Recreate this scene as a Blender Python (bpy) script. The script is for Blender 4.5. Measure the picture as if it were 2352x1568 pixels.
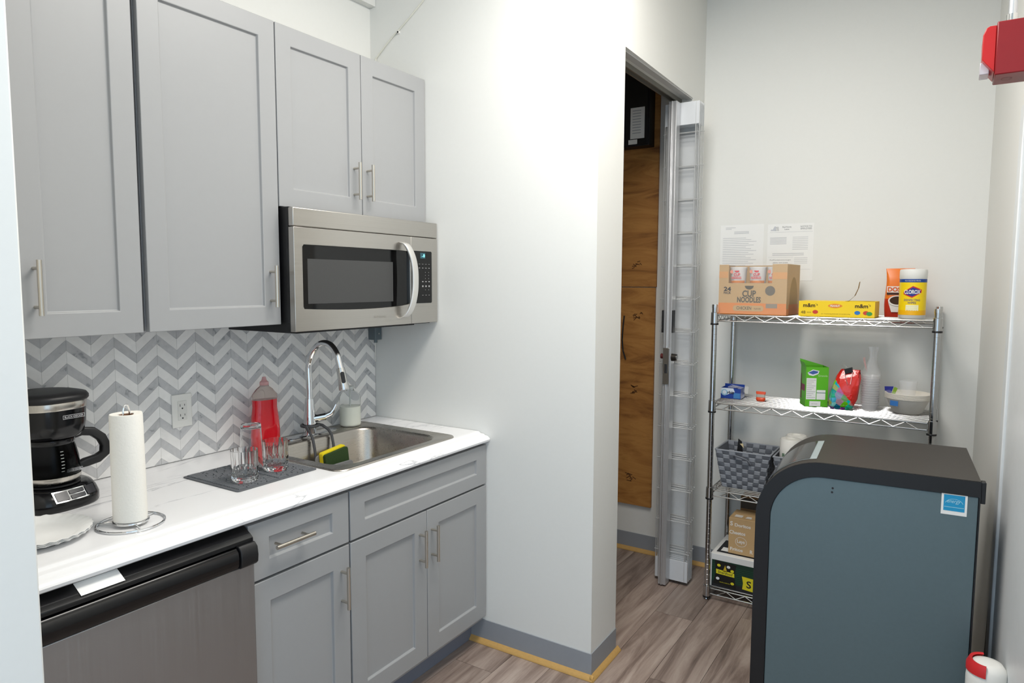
import bpy, math, random
import numpy as np
from mathutils import Matrix, Vector
for o in list(bpy.data.objects): bpy.data.objects.remove(o)
SC = bpy.context.scene
COL = SC.collection
rnd = random.Random(7)
PI = math.pi

# ------------------------------------------------------------------ camera
W, H, F = 2352, 1568, 1569.0
YAW, PITCH, ROLL = 1.00258, -0.0861, 0.00398
CAM = np.array([-2.2984, -2.2196, 1.5328])
_f = np.array([math.sin(YAW)*math.cos(PITCH), math.cos(YAW)*math.cos(PITCH), math.sin(PITCH)])
_r = np.array([math.cos(YAW), -math.sin(YAW), 0.0]); _u = np.cross(_r, _f)
CR = math.cos(ROLL)*_r + math.sin(ROLL)*_u
CU = -math.sin(ROLL)*_r + math.cos(ROLL)*_u
CF = _f
def un(px, py, ax, val):
    """photo pixel -> point on the plane ax = val"""
    d = CF + CR*(px-W/2)/F - CU*(py-H/2)/F
    i = 'xyz'.index(ax)
    return CAM + d*((val-CAM[i])/d[i])
cd = bpy.data.cameras.new('camera'); cam = bpy.data.objects.new('camera', cd); COL.objects.link(cam)
cd.sensor_width = 36; cd.lens = 36*F/W; cd.clip_start = .02
cam.matrix_world = Matrix(((CR[0], CU[0], -CF[0], CAM[0]), (CR[1], CU[1], -CF[1], CAM[1]), (CR[2], CU[2], -CF[2], CAM[2]), (0, 0, 0, 1)))
SC.camera = cam
# ------------------------------------------------------------------ light
vs = SC.view_settings
vs.view_transform = 'Standard'; vs.look = 'None'; vs.gamma = 1; vs.use_curve_mapping = False; vs.exposure = 0.52
wd = bpy.data.worlds.new('World'); SC.world = wd; wd.use_nodes = True
wd.node_tree.nodes['Background'].inputs[0].default_value = (.62, .81, 1.0, 1)
wd.node_tree.nodes['Background'].inputs[1].default_value = 1.12
def area(name, loc, size, sizey, power, color, rot=(0, 0, 0)):
    l = bpy.data.lights.new(name, 'AREA'); l.shape = 'RECTANGLE'; l.size = size; l.size_y = sizey
    l.energy = power; l.color = color
    o = bpy.data.objects.new(name, l); o.location = loc; o.rotation_euler = rot; COL.objects.link(o); return o
area('ceiling_lamp_kitchen', (-.62, -1.5, 2.96), 1.2, .6, 31.5, (1, .96, .90))
area('fill_light_passage', (-1.2, -3.2, 2.96), 1.2, .6, 5, (1, .965, .90))  # added fill light out of view, evens the brightness of the end wall

# ------------------------------------------------------------------ materials
MATS = {}
def srgb(r, g, b):
    f = lambda c: (c/255/12.92 if c/255 <= .04045 else ((c/255+.055)/1.055)**2.4)
    return (f(r), f(g), f(b), 1)
def mat(name, col, rough=.5, metal=0, var=.04, scale=30, bump=0, trans=0, ior=1.45, emit=0, alpha=1, coat=0, stretch=None, spec=.5):
    if name in MATS: return MATS[name]
    m = bpy.data.materials.new(name); m.use_nodes = True; nt = m.node_tree; b = nt.nodes['Principled BSDF']
    c = srgb(*col)
    b.inputs['Roughness'].default_value = rough; b.inputs['Metallic'].default_value = metal
    b.inputs['Transmission Weight'].default_value = trans; b.inputs['IOR'].default_value = ior
    b.inputs['Alpha'].default_value = alpha; b.inputs['Coat Weight'].default_value = coat
    b.inputs['Specular IOR Level'].default_value = spec
    tc = nt.nodes.new('ShaderNodeTexCoord'); n = nt.nodes.new('ShaderNodeTexNoise')
    mp = nt.nodes.new('ShaderNodeMapping'); nt.links.new(tc.outputs['Object'], mp.inputs[0]); nt.links.new(mp.outputs[0], n.inputs['Vector'])
    if stretch: mp.inputs['Scale'].default_value = stretch
    n.inputs['Scale'].default_value = scale; n.inputs['Detail'].default_value = 4
    mx = nt.nodes.new('ShaderNodeMix'); mx.data_type = 'RGBA'
    mx.inputs[6].default_value = tuple(max(0, q*(1-var)) for q in c[:3])+(1,)
    mx.inputs[7].default_value = tuple(min(1, q*(1+var)) for q in c[:3])+(1,)
    nt.links.new(n.outputs[0], mx.inputs[0]); nt.links.new(mx.outputs[2], b.inputs['Base Color'])
    if bump:
        bp = nt.nodes.new('ShaderNodeBump'); bp.inputs['Strength'].default_value = bump; bp.inputs['Distance'].default_value = .002
        nt.links.new(n.outputs[0], bp.inputs['Height']); nt.links.new(bp.outputs[0], b.inputs['Normal'])
    if emit:
        b.inputs['Emission Color'].default_value = c; b.inputs['Emission Strength'].default_value = emit
    MATS[name] = m; return m
def ramp(nt, stops):
    r = nt.nodes.new('ShaderNodeValToRGB'); e = r.color_ramp.elements
    while len(e) < len(stops): e.new(.5)
    for q, (p, c) in zip(e, stops): q.position = p; q.color = srgb(*c)
    return r
def base(name, rough):
    m = bpy.data.materials.new(name); m.use_nodes = True; MATS[name] = m
    nt = m.node_tree; b = nt.nodes['Principled BSDF']; b.inputs['Roughness'].default_value = rough
    return m, nt, b
def nd(nt, t, **k):
    n = nt.nodes.new('ShaderNode'+t)
    for a, v in k.items():
        if a in n.inputs: n.inputs[a].default_value = v
        else: setattr(n, a, v)
    return n
def coords(nt, sc=(1, 1, 1), rot=(0, 0, 0), world=False):
    if world:
        g = nd(nt, 'NewGeometry'); out = g.outputs['Position']
    else:
        out = nd(nt, 'TexCoord').outputs['Object']
    mp = nd(nt, 'Mapping'); mp.inputs['Scale'].default_value = sc; mp.inputs['Rotation'].default_value = rot
    nt.links.new(out, mp.inputs[0]); return mp.outputs[0]

def mk_marble(name, light, vein, thr, sc):
    m, nt, b = base(name, .22); v = coords(nt, sc, (0, 0, .25), True)
    n = nd(nt, 'TexNoise', Scale=3.2, Detail=7, Roughness=.55, Distortion=.7); nt.links.new(v, n.inputs['Vector'])
    w = nd(nt, 'Math', operation='SUBTRACT'); nt.links.new(n.outputs[0], w.inputs[0]); w.inputs[1].default_value = .5
    a = nd(nt, 'Math', operation='ABSOLUTE'); nt.links.new(w.outputs[0], a.inputs[0])
    r = ramp(nt, [(0, vein), (thr, tuple(int((p+q*2)/3) for p, q in zip(vein, light))), (thr*2.6, light)])
    nt.links.new(a.outputs[0], r.inputs[0])
    n2 = nd(nt, 'TexNoise', Scale=1.4, Detail=3); nt.links.new(v, n2.inputs['Vector'])
    r2 = ramp(nt, [(.48, light), (.62, (255, 255, 255))]); nt.links.new(n2.outputs[0], r2.inputs[0])
    mx = nd(nt, 'Mix', data_type='RGBA'); nt.links.new(r2.outputs[0], mx.inputs[0]); nt.links.new(r.outputs[0], mx.inputs[6])
    mx.inputs[7].default_value = srgb(*light)
    mx2 = nd(nt, 'Math', operation='GREATER_THAN')
    m3 = nd(nt, 'MapRange'); m3.inputs[1].default_value = .40; m3.inputs[2].default_value = .54; nt.links.new(n2.outputs[0], m3.inputs[0])
    nt.links.new(m3.outputs[0], mx.inputs[0]); nt.links.new(mx.outputs[2], b.inputs['Base Color']); nt.nodes.remove(mx2); nt.nodes.remove(r2)
    return m
MARBLE = mk_marble('marble_laminate', (236, 236, 237), (170, 172, 177), .007, (.55, 3.4, 3.0))
def mk_tile(name, lo, hi, mark, thr):
    m, nt, b = base(name, .3); v = coords(nt, world=True)
    oi = nd(nt, 'ObjectInfo'); mp = nd(nt, 'MapRange'); mp.inputs[3].default_value = .0; mp.inputs[4].default_value = 9.0
    nt.links.new(oi.outputs['Random'], mp.inputs[0])
    n = nd(nt, 'TexNoise', noise_dimensions='4D', Scale=26, Detail=5, Distortion=1.2); nt.links.new(v, n.inputs['Vector']); nt.links.new(mp.outputs[0], n.inputs['W'])
    r = ramp(nt, [(0, mark), (thr, mark), (thr+.05, lo), (.7, hi)]); nt.links.new(n.outputs[0], r.inputs[0])
    h = nd(nt, 'HueSaturation'); mv = nd(nt, 'MapRange'); mv.inputs[3].default_value = .93; mv.inputs[4].default_value = 1.04
    nt.links.new(oi.outputs['Random'], mv.inputs[0]); nt.links.new(mv.outputs[0], h.inputs['Value']); nt.links.new(r.outputs[0], h.inputs['Color'])
    nt.links.new(h.outputs[0], b.inputs['Base Color']); return m
TILEW = mk_tile('white_marble_tile', (238, 237, 235), (246, 245, 243), (232, 231, 230), .2)
TILEG = mk_tile('grey_marble_tile', (192, 193, 195), (208, 208, 209), (156, 158, 162), .33)
def mk_plank():
    m, nt, b = base('vinyl_plank', .42); oi = nd(nt, 'ObjectInfo')
    v = coords(nt, (.55, 6.5, 1), world=True)
    mp = nd(nt, 'MapRange'); mp.inputs[4].default_value = 30; nt.links.new(oi.outputs['Random'], mp.inputs[0])
    n = nd(nt, 'TexNoise', noise_dimensions='4D', Scale=3.0, Detail=8, Roughness=.65, Distortion=.8); nt.links.new(v, n.inputs['Vector']); nt.links.new(mp.outputs[0], n.inputs['W'])
    r = ramp(nt, [(.28, (92, 78, 71)), (.42, (134, 117, 108)), (.54, (162, 145, 135)), (.68, (180, 165, 155))]); nt.links.new(n.outputs[0], r.inputs[0])
    h = nd(nt, 'HueSaturation'); mv = nd(nt, 'MapRange'); mv.inputs[3].default_value = .8; mv.inputs[4].default_value = 1.15
    nt.links.new(oi.outputs['Random'], mv.inputs[0]); nt.links.new(mv.outputs[0], h.inputs['Value']); nt.links.new(r.outputs[0], h.inputs['Color'])
    nt.links.new(h.outputs[0], b.inputs['Base Color'])
    bp = nd(nt, 'Bump', Strength=.15); bp.inputs['Distance'].default_value = .002; nt.links.new(n.outputs[0], bp.inputs['Height']); nt.links.new(bp.outputs[0], b.inputs['Normal'])
    return m
PLANK = mk_plank()
def mk_ply():
    m, nt, b = base('plywood', .6); v = coords(nt, (1, 1.3, 7), world=True)
    n = nd(nt, 'TexNoise', Scale=1.6, Detail=7, Roughness=.6, Distortion=1.5); nt.links.new(v, n.inputs['Vector'])
    r = ramp(nt, [(.3, (120, 76, 34)), (.45, (166, 112, 54)), (.6, (186, 132, 68)), (.75, (150, 98, 44))]); nt.links.new(n.outputs[0], r.inputs[0])
    nt.links.new(r.outputs[0], b.inputs['Base Color']); return m
PLY = mk_ply()
def mk_steel(name, col, rough, ax, metal=1):
    m, nt, b = base(name, rough); sc = [260, 260, 260]; sc[ax] = 2.0
    b.inputs['Metallic'].default_value = metal
    v = coords(nt, tuple(sc)); n = nd(nt, 'TexNoise', Scale=1, Detail=3); nt.links.new(v, n.inputs['Vector'])
    c = srgb(*col)
    r = nd(nt, 'Mix', data_type='RGBA'); r.inputs[6].default_value = tuple(q*.88 for q in c[:3])+(1,); r.inputs[7].default_value = c
    nt.links.new(n.outputs[0], r.inputs[0]); nt.links.new(r.outputs[2], b.inputs['Base Color'])
    mr = nd(nt, 'MapRange'); mr.inputs[3].default_value = rough*.8; mr.inputs[4].default_value = rough*1.25
    nt.links.new(n.outputs[0], mr.inputs[0]); nt.links.new(mr.outputs[0], b.inputs['Roughness'])
    return m
STEEL = mk_steel('brushed_stainless', (196, 192, 186), .3, 0)
STEELD = mk_steel('dark_stainless', (170, 169, 170), .45, 2)
SINKM = mk_steel('satin_sink_steel', (190, 184, 176), .28, 0)
NICKEL = mk_steel('brushed_nickel', (205, 199, 188), .3, 2)
CHROME = mat('chrome', (225, 226, 228), .06, 1, .01)
ZINC = mat('zinc_chrome_wire', (205, 206, 206), .18, 1, .02)
PAINT = mat('white_wall_paint', (233, 233, 229), .6, 0, .012, 60, .06)
CEIL = mat('ceiling_white', (236, 235, 230), .8, 0, .02, 50)
CAB = mat('grey_cabinet_paint', (157, 158, 159), .38, 0, .012, 40)
CABD = mat('cabinet_gap_dark', (40, 41, 44), .6)
BASEV = mat('grey_vinyl_base', (150, 154, 160), .45, 0, .03)
RAWW = mat('raw_yellow_wood', (196, 156, 92), .6, 0, .12, 25, .1, stretch=(3, 3, 8))
BLK = mat('gloss_black_plastic', (14, 14, 16), .16, 0, .05)
BLKM = mat('matt_black_plastic', (22, 22, 24), .45, 0, .06, 80, .05)
BLKG = mat('black_glass', (9, 9, 10), .06, 0, .02)
WHT = mat('white_plastic', (236, 235, 230), .35, 0, .015)
PAPER = mat('white_paper', (240, 240, 238), .7, 0, .015)
TOWEL = mat('paper_towel', (240, 237, 229), .85, 0, .02, 160, .35)
GREYP = mat('grey_rubber', (92, 95, 99), .6, 0, .06, 60)
INK = mat('black_ink', (34, 34, 38), .6)
INKG = mat('grey_ink', (120, 122, 126), .6)
GLASS = mat('clear_glass', (253, 254, 254), .015, 0, 0, trans=1, ior=1.28)
CLEARP = mat('clear_plastic', (250, 250, 250), .12, 0, 0, alpha=.25, spec=.8)

# ------------------------------------------------------------------ mesh helpers
class M:
    def __init__(s): s.v = []; s.f = []; s.m = []
    def add(s, vs, fs, mi=0):
        k = len(s.v); s.v += [tuple(map(float, p)) for p in vs]; s.f += [tuple(i+k for i in f) for f in fs]; s.m += [mi]*len(fs); return s
    def box(s, x0, x1, y0, y1, z0, z1, mi=0):
        return s.add([(x0, y0, z0), (x1, y0, z0), (x1, y1, z0), (x0, y1, z0), (x0, y0, z1), (x1, y0, z1), (x1, y1, z1), (x0, y1, z1)],
                     [(3, 2, 1, 0), (4, 5, 6, 7), (0, 1, 5, 4), (1, 2, 6, 5), (2, 3, 7, 6), (3, 0, 4, 7)], mi)
    def loft(s, loops, cap0=True, cap1=True, mi=0, closed=True):
        n = len(loops[0]); vs = [p for l in loops for p in l]; fs = []
        for i in range(len(loops)-1):
            for j in range(n if closed else n-1):
                a = i*n+j; b = i*n+(j+1) % n; fs.append((a, b, b+n, a+n))
        if cap0: fs.append(tuple(range(n-1, -1, -1)))
        if cap1: fs.append(tuple((len(loops)-1)*n+j for j in range(n)))
        return s.add(vs, fs, mi)
    def tube(s, pts, r, n=10, closed=False, mi=0, cap=True):
        P = [np.array(p, float) for p in pts]; k = len(P); loops = []; a = None
        for i in range(k):
            if closed: t = P[(i+1) % k]-P[i-1]
            else: t = P[min(i+1, k-1)]-P[max(i-1, 0)]
            t = t/np.linalg.norm(t)
            if a is None:
                up = np.array([0, 0, 1.]) if abs(t[2]) < .9 else np.array([1., 0, 0])
                a = np.cross(t, up)
            else:                                  # carry the frame along without twist
                v = np.cross(t0, t); c = float(t0 @ t)
                a = a + np.cross(v, a) + np.cross(v, np.cross(v, a))/(1+c+1e-9)
            a = a - (a @ t)*t; a /= np.linalg.norm(a); b = np.cross(a, t); t0 = t
            rr = r[i] if hasattr(r, '__len__') else r
            loops.append([P[i]+rr*(math.cos(2*PI*j/n)*a+math.sin(2*PI*j/n)*b) for j in range(n)])
        if closed: loops.append(loops[0]); return s.loft(loops, False, False, mi)
        return s.loft(loops, cap, cap, mi)
    def cyl(s, p0, p1, r, r1=None, n=16, mi=0): return s.tube([p0, p1], [r, r if r1 is None else r1], n, mi=mi)
    def lathe(s, prof, c=(0, 0, 0), n=28, cap0=True, cap1=True, mi=0, sx=1, sy=1):
        return s.loft([[(c[0]+sx*r*math.cos(2*PI*j/n), c[1]+sy*r*math.sin(2*PI*j/n), c[2]+z) for j in range(n)] for r, z in prof], cap0, cap1, mi)
    def prism(s, poly, ax, lo, hi, mi=0):
        def p(a, b, t): return {'x': (t, a, b), 'y': (a, t, b), 'z': (a, b, t)}[ax]
        return s.loft([[p(a, b, lo) for a, b in poly], [p(a, b, hi) for a, b in poly]], mi=mi)
    def ell(s, c, r, n=14, mi=0):
        ls = []
        for i in range(1, n//2):
            t = PI*i/(n//2); ls.append([(c[0]+r[0]*math.sin(t)*math.cos(2*PI*j/n), c[1]+r[1]*math.sin(t)*math.sin(2*PI*j/n), c[2]-r[2]*math.cos(t)) for j in range(n)])
        return s.loft(ls, mi=mi)
    def disc(s, c, r, n=24, mi=0, ax='y', ry=None):
        ry = ry or r; pts = []
        for j in range(n):
            a, b = r*math.cos(2*PI*j/n), ry*math.sin(2*PI*j/n)
            pts.append({'y': (c[0]+a, c[1], c[2]+b), 'z': (c[0]+a, c[1]+b, c[2]), 'x': (c[0], c[1]+a, c[2]+b)}[ax])
        return s.add(pts, [tuple(range(n))], mi)
    def quad(s, x0, x1, z0, z1, y, mi=0):     # print rectangle facing -y
        return s.add([(x0, y, z0), (x1, y, z0), (x1, y, z1), (x0, y, z1)], [(0, 1, 2, 3)], mi)
    def mesh(s, name, angle=38):
        me = bpy.data.meshes.new(name); me.from_pydata(s.v, [], s.f); me.validate()
        if len(me.polygons) == len(s.m): me.polygons.foreach_set('material_index', s.m)
        import bmesh
        bm = bmesh.new(); bm.from_mesh(me); bmesh.ops.recalc_face_normals(bm, faces=bm.faces); bm.to_mesh(me); bm.free()
        me.shade_smooth(); me.set_sharp_from_angle(angle=math.radians(angle)); me.update(); return me
def rrect(x0, x1, y0, y1, r, n=5):
    pts = []
    for cx, cy, a0 in ((x1-r, y1-r, 0), (x0+r, y1-r, 90), (x0+r, y0+r, 180), (x1-r, y0+r, 270)):
        for i in range(n+1):
            a = math.radians(a0+90*i/n); pts.append((cx+r*math.cos(a), cy+r*math.sin(a)))
    return pts
INV = {}
def tag(o, label=None, cat=None, group=None, kind=None):
    if label: o['label'] = label
    if cat: o['category'] = cat
    if group: o['group'] = group
    if kind: o['kind'] = kind
    return o
def thing(name, label, cat, loc=(0, 0, 0), rz=0, group=None, world=False):
    """an empty at the thing's base; world=True: its parts are given in world coordinates"""
    o = bpy.data.objects.new(name, None); COL.objects.link(o); o.empty_display_size = .05
    loc = tuple(float(q) for q in loc); o.location = loc; o.rotation_euler = (0, 0, rz)
    if world: INV[o.name] = Matrix.Translation(Vector(loc)).inverted()
    return tag(o, label, cat, group)
def attach(o, parent):
    if parent is None: return o
    o.parent = parent
    if parent.name in INV:
        o.matrix_parent_inverse = INV[parent.name]
    return o
def obj(name, m, mats, parent=None, bevel=0, angle=38, seg=2, label=None):
    me = m.mesh(name, angle) if isinstance(m, M) else m
    for q in (mats if isinstance(mats, (list, tuple)) else [mats]):
        if isinstance(m, M) or len(me.materials) == 0 or isinstance(mats, (list, tuple)): me.materials.append(q)
    o = bpy.data.objects.new(name, me); COL.objects.link(o); attach(o, parent)
    if bevel:
        b = o.modifiers.new('bevel', 'BEVEL'); b.width = bevel; b.segments = seg; b.limit_method = 'ANGLE'; b.angle_limit = math.radians(40); b.harden_normals = False
    if label: o['label'] = label
    return o
def struct(name, m, mats, bevel=0):
    return tag(obj(name, m, mats, None, bevel), kind='structure')
def copytree(o, parent=None):
    c = o.copy(); COL.objects.link(c)
    if parent is not None: c.parent = parent
    if o.name in INV: INV[c.name] = INV[o.name]
    for ch in list(o.children): copytree(ch, c)
    return c
FACE = Matrix(((1, 0, 0, 0), (0, 0, -1, 0), (0, 1, 0, 0), (0, 0, 0, 1)))   # lettering that faces -y
def text(s, x, y, z, h, m, parent, w=None, align='CENTER', name='lettering', bold=0, rot=None, tilt=0, shear=0):
    cu = bpy.data.curves.new('txt', 'FONT'); cu.body = s; cu.size = 1; cu.align_x = align; cu.align_y = 'CENTER'; cu.offset = bold; cu.shear = shear
    cu.resolution_u = 3
    t = bpy.data.objects.new('txt', cu); COL.objects.link(t)
    dg = bpy.context.evaluated_depsgraph_get(); me = bpy.data.meshes.new_from_object(t.evaluated_get(dg))
    bpy.data.objects.remove(t); bpy.data.curves.remove(cu)
    xs = [v.co.x for v in me.vertices]; ys = [v.co.y for v in me.vertices]
    k = h/max(1e-6, max(ys)-min(ys)); kx = k if w is None else w/max(1e-6, max(xs)-min(xs))
    cx = {'CENTER': (max(xs)+min(xs))/2, 'LEFT': min(xs), 'RIGHT': max(xs)}[align]; cy = (max(ys)+min(ys))/2
    R = Matrix.Translation((x, y, z)) @ (rot or FACE) @ Matrix.Rotation(tilt, 4, 'Z') @ Matrix.Diagonal((kx, k, 1, 1)) @ Matrix.Translation((-cx, -cy, 0))
    me.transform(R); me.name = name
    me.materials.clear(); me.materials.append(m)
    o = bpy.data.objects.new(name, me); COL.objects.link(o); attach(o, parent); return o

# ================================================================== the setting
CEIL_Z = 3.0
def ydoor(x): return -1.12 + .0154*x           # face of the doorway wall
def yright(x): return -2.342 - .06*(1.30-x)    # face of the right wall
XJ, XO, ZO, XS = .238, 1.105, 2.444, 1.30
wall_back = struct('wall_back', M().box(-1.9, 1.40, 0, .12, 0, CEIL_Z), PAINT)
struct('wall_end', M().box(0, .10, -1.0101, 0, 0, CEIL_Z), PAINT)
dw = M()
for a, b, z0 in ((0, XJ, 0), (XJ, XO, ZO), (XO, XS, 0)):
    dw.prism([(a, ydoor(a)), (b, ydoor(b)), (b, ydoor(b)+.11), (a, ydoor(a)+.11)], 'z', z0, CEIL_Z)
struct('wall_doorway', dw, PAINT)
struct('wall_far', M().box(XS, XS+.1, -2.6, 0, 0, CEIL_Z), PAINT)
struct('wall_right', M().prism([(XS, yright(XS)), (-1.75, yright(-1.75)), (-1.75, yright(-1.75)-.1), (XS, yright(XS)-.1)], 'z', 0, CEIL_Z), PAINT)
struct('wall_left', M().box(-4.2, -1.76, -.88, 0, 0, CEIL_Z), PAINT, .004)
struct('ceiling', M().box(-4.2, 1.4, -4.2, .12, CEIL_Z, CEIL_Z+.08), CEIL)
struct('trim_4', M().box(-1.76, -.001, -.035, -.001, 2.735, CEIL_Z-.001), PAINT)
floor = struct('floor', M().box(-4.2, 1.4, -4.2, .12, -.06, -.006), mat('subfloor', (70, 62, 56), .8))
PW, PLn = .178, 1.22
pm = M().box(0, PLn-.0015, 0, PW-.0015, -.0058, 0).mesh('plank'); pm.materials.append(PLANK)
k = 0
yy = -4.154
while yy < -.02:
    xx = -4.2 + ((k*.437) % 1.0)*PLn - PLn
    while xx < 1.30:
        a = max(xx, -4.2); b = min(xx+PLn, 1.30)
        if b-a > .05:
            if b-a > PLn-.01: me = pm
            else: me = M().box(0, b-a-.0015, 0, PW-.0015, -.0058, 0).mesh('plank'); me.materials.append(PLANK)
            o = bpy.data.objects.new('plank', me); COL.objects.link(o); o.parent = floor; o.location = (a, yy, 0)
        xx += PLn
    yy += PW; k += 1
# skirting and the raw wood strip in front of it
def skirt(name, p, q, h=.104, t=.004):
    p = np.array(p); q = np.array(q); d = (q-p)/np.linalg.norm(q-p); n = np.array([d[1], -d[0]])   # n: to the right of p->q
    pts = [p, q, q+n*t, p+n*t]
    struct(name, M().prism([tuple(a) for a in pts], 'z', .001, h), BASEV, .001)
def wstrip(name, p, q, w=.02, h=.014):
    p = np.array(p); q = np.array(q); d = (q-p)/np.linalg.norm(q-p); n = np.array([d[1], -d[0]])
    prof = [(.004, .001), (w, .001), (w-.001, h*.45), (w*.6, h*.9), (.004, h*1.5)]
    m = M(); L = []
    for e in (p, q): L.append([tuple(e+n*a)+(b,) for a, b in prof])
    m.loft(L); struct(name, m, RAWW)
# corner of the partition
skirt('baseboard_end', (0, -.545), (0, -1.1245)); wstrip('trim_1', (0, -.545), (0, -1.135))
skirt('baseboard_doorway', (-.004, ydoor(0)), (XJ, ydoor(XJ))); wstrip('trim_2', (-.018, ydoor(0)), (XJ+.018, ydoor(XJ)))
skirt('baseboard_far', (XS, ydoor(XS)), (XS, -2.33)); wstrip('trim_3', (XS, ydoor(XS)), (XS, -2.32))
skirt('baseboard_closet', (XS, -.02), (XS, -.985)); wstrip('trim_5', (XS, -.02), (XS, -.985))
# sliding track under the doorway head
tr = M()
tr.box(XJ+.005, XO-.005, ydoor(.6)+.062, ydoor(.6)+.068, ZO-.022, ZO-.001); tr.box(XJ+.005, XO-.005, ydoor(.6)+.09, ydoor(.6)+.096, ZO-.022, ZO-.001)
tag(struct('trim_6', tr, mat('track_aluminium', (150, 148, 140), .4, .8)))
struct('trim_7', M().box(XJ+.003, XO-.003, ydoor(.6)+.010, ydoor(.6)+.04, ZO-.006, ZO-.0005), mat('head_bead', (196, 196, 194), .5))

# ------------------------------------------------------------------ chevron tiles (parts of wall_back)
def clipz(poly, z, keep_above):
    out = []
    for i in range(len(poly)):
        a, b = poly[i], poly[(i+1) % len(poly)]
        ia, ib = ((a[1] >= z) == keep_above), ((b[1] >= z) == keep_above)
        if ia: out.append(a)
        if ia != ib:
            t = (z-a[1])/(b[1]-a[1]); out.append((a[0]+t*(b[0]-a[0]), z))
    return out
CW, PER, DROP, GH, GAP = .06925, .0698, .0588, .0318, .0004
pk0 = -.0577; tiles = []
for c in range(-1, 22):
    xr = pk0 - c*CW; xl = xr - CW                    # column between xl and xr; even c: peak on the right
    hi_r = (c % 2 == 0)
    x0, x1 = xl+GAP, min(xr-GAP, -.002)
    if x0 < -1.50: continue
    for r in range(-2, 12):
        zt = 1.2169 + .0698*3 - r*PER
        for grey in (1, 0):
            top = zt if grey else zt-GH; hh = GH if grey else PER-GH
            def zz(x):
                t = (x-xl)/CW; return top - DROP*((1-t) if hi_r else t)
            poly = [(x0, zz(x0)-hh+GAP), (x1, zz(x1)-hh+GAP), (x1, zz(x1)-GAP), (x0, zz(x0)-GAP)]
            poly = clipz(poly, .9165, True)
            if len(poly) > 2: poly = clipz(poly, 1.40, False)
            if len(poly) < 3: continue
            ar = abs(sum(poly[i][0]*poly[(i+1) % len(poly)][1]-poly[(i+1) % len(poly)][0]*poly[i][1] for i in range(len(poly))))/2
            if ar < 5e-5: continue
            tiles.append((x0, poly, grey))
tiles.sort(key=lambda t: -t[0])
rest = {0: M(), 1: M()}
for i, (x0, poly, grey) in enumerate(tiles):
    if i < 298:
        cx = sum(p[0] for p in poly)/len(poly); cz = sum(p[1] for p in poly)/len(poly)
        o = obj('tile', M().prism([(a-cx, b-cz) for a, b in poly], 'y', -.006-rnd.random()*.0006, 0), TILEG if grey else TILEW, wall_back)
        o.location = (cx, 0, cz)
    else: rest[grey].prism(poly, 'y', -.006, 0)
for g in (0, 1):
    if rest[g].v: tag(obj('tile_field', rest[g], TILEG if g else TILEW, wall_back), kind='stuff')
obj('grout', M().box(-1.55, -.002, -.0052, 0, .915, 1.41), mat('white_grout', (222, 222, 220), .8), wall_back)

# ================================================================== cabinets
def shaker(x0, x1, z0, z1, yf, rx=.062, rz=.062, t=.02, dep=.009):
    def loop(a, y, b=None):
        b = a if b is None else b
        return [(x0+a, y, z0+b), (x1-a, y, z0+b), (x1-a, y, z1-b), (x0+a, y, z1-b)]
    e = .0035
    return M().loft([loop(0, yf+t), loop(0, yf), loop(rx, yf, rz), loop(rx+e, yf+dep, rz+e)])
def handle(parent, x, z, yf, L=.137, vert=True, lab=None):
    m = M(); o = .033
    if vert:
        m.cyl((x, yf-o, z-L/2), (x, yf-o, z+L/2), .006, n=14)
        for s in (-1, 1): m.cyl((x, yf, z+s*L*.35), (x, yf-o, z+s*L*.35), .0042, n=10)
    else:
        m.cyl((x-L/2, yf-o, z), (x+L/2, yf-o, z), .006, n=14)
        for s in (-1, 1): m.cyl((x+s*L*.35, yf, z), (x+s*L*.35, yf-o, z), .0042, n=10)
    return obj('handle', m, NICKEL, parent, label='brushed nickel bar handle')
YU, ZT = -.312, 2.382
def upper(x0, x1, z0, label, doors):
    t = thing('wall_cabinet', label, 'cabinet', ((x0+x1)/2, 0, z0), group='grey upper cabinets', world=True)
    obj('body', M().box(x0, x1, YU+.021, -.001 if z0 > 1.5 else -.0075, z0+.002, ZT-.002), CAB, t, .001)
    for a, b, hx, hz in doors:
        d = obj('door', shaker(a, b, z0, ZT, YU), CAB, t, .0016); handle(d, hx, hz, YU)
upper(-1.545, -1.2365, 1.388, 'narrow tall grey upper cabinet above the coffee maker, handle on its left stile', [(-1.543, -1.2385, -1.507, 1.515)])
upper(-1.2225, -.7665, 1.388, 'wide tall grey upper cabinet beside the microwave, one door', [(-1.2215, -.7675, -.807, 1.517)])
upper(-.7645, -.002, 1.785, 'short two-door grey upper cabinet directly over the microwave', [(-.7635, -.3775, -.4185, 1.908), (-.3745, -.004, -.350, 1.908)])
YD = -.63
def carcass(t, x0, x1):
    m = M()
    m.box(x0, x0+.016, YD+.021, -.003, .102, .87); m.box(x1-.016, x1, YD+.021, -.003, .102, .87)
    m.box(x0+.016, x1-.016, YD+.021, -.003, .102, .118); m.box(x0+.016, x1-.016, -.02, -.003, .118, .87)
    m.box(x0+.016, x1-.016, YD+.021, YD+.04, .69, .70); m.box(x0+.016, x1-.016, YD+.021, YD+.04, .855, .87)
    obj('body', m, CAB, t, .001)
    obj('toe_kick', M().box(x0, x1, -.552, -.54, .001, .101), mat('toe_kick_grey', (118, 124, 138), .5), t)
t = thing('base_cabinet', 'grey sink base cabinet with false drawer front and two doors', 'cabinet', (-.39, -.3, 0), group='grey base cabinets', world=True)
carcass(t, -.775, -.004)
obj('false_drawer_front', shaker(-.772, -.006, .699, .863, YD, .066, .052), CAB, t, .0016)
for a, b, hx in ((-.772, -.3905, -.4315), (-.3875, -.006, -.363)):
    d = obj('door', shaker(a, b, .126, .691, YD, .068, .065), CAB, t, .0016); handle(d, hx, .564, YD)
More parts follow.
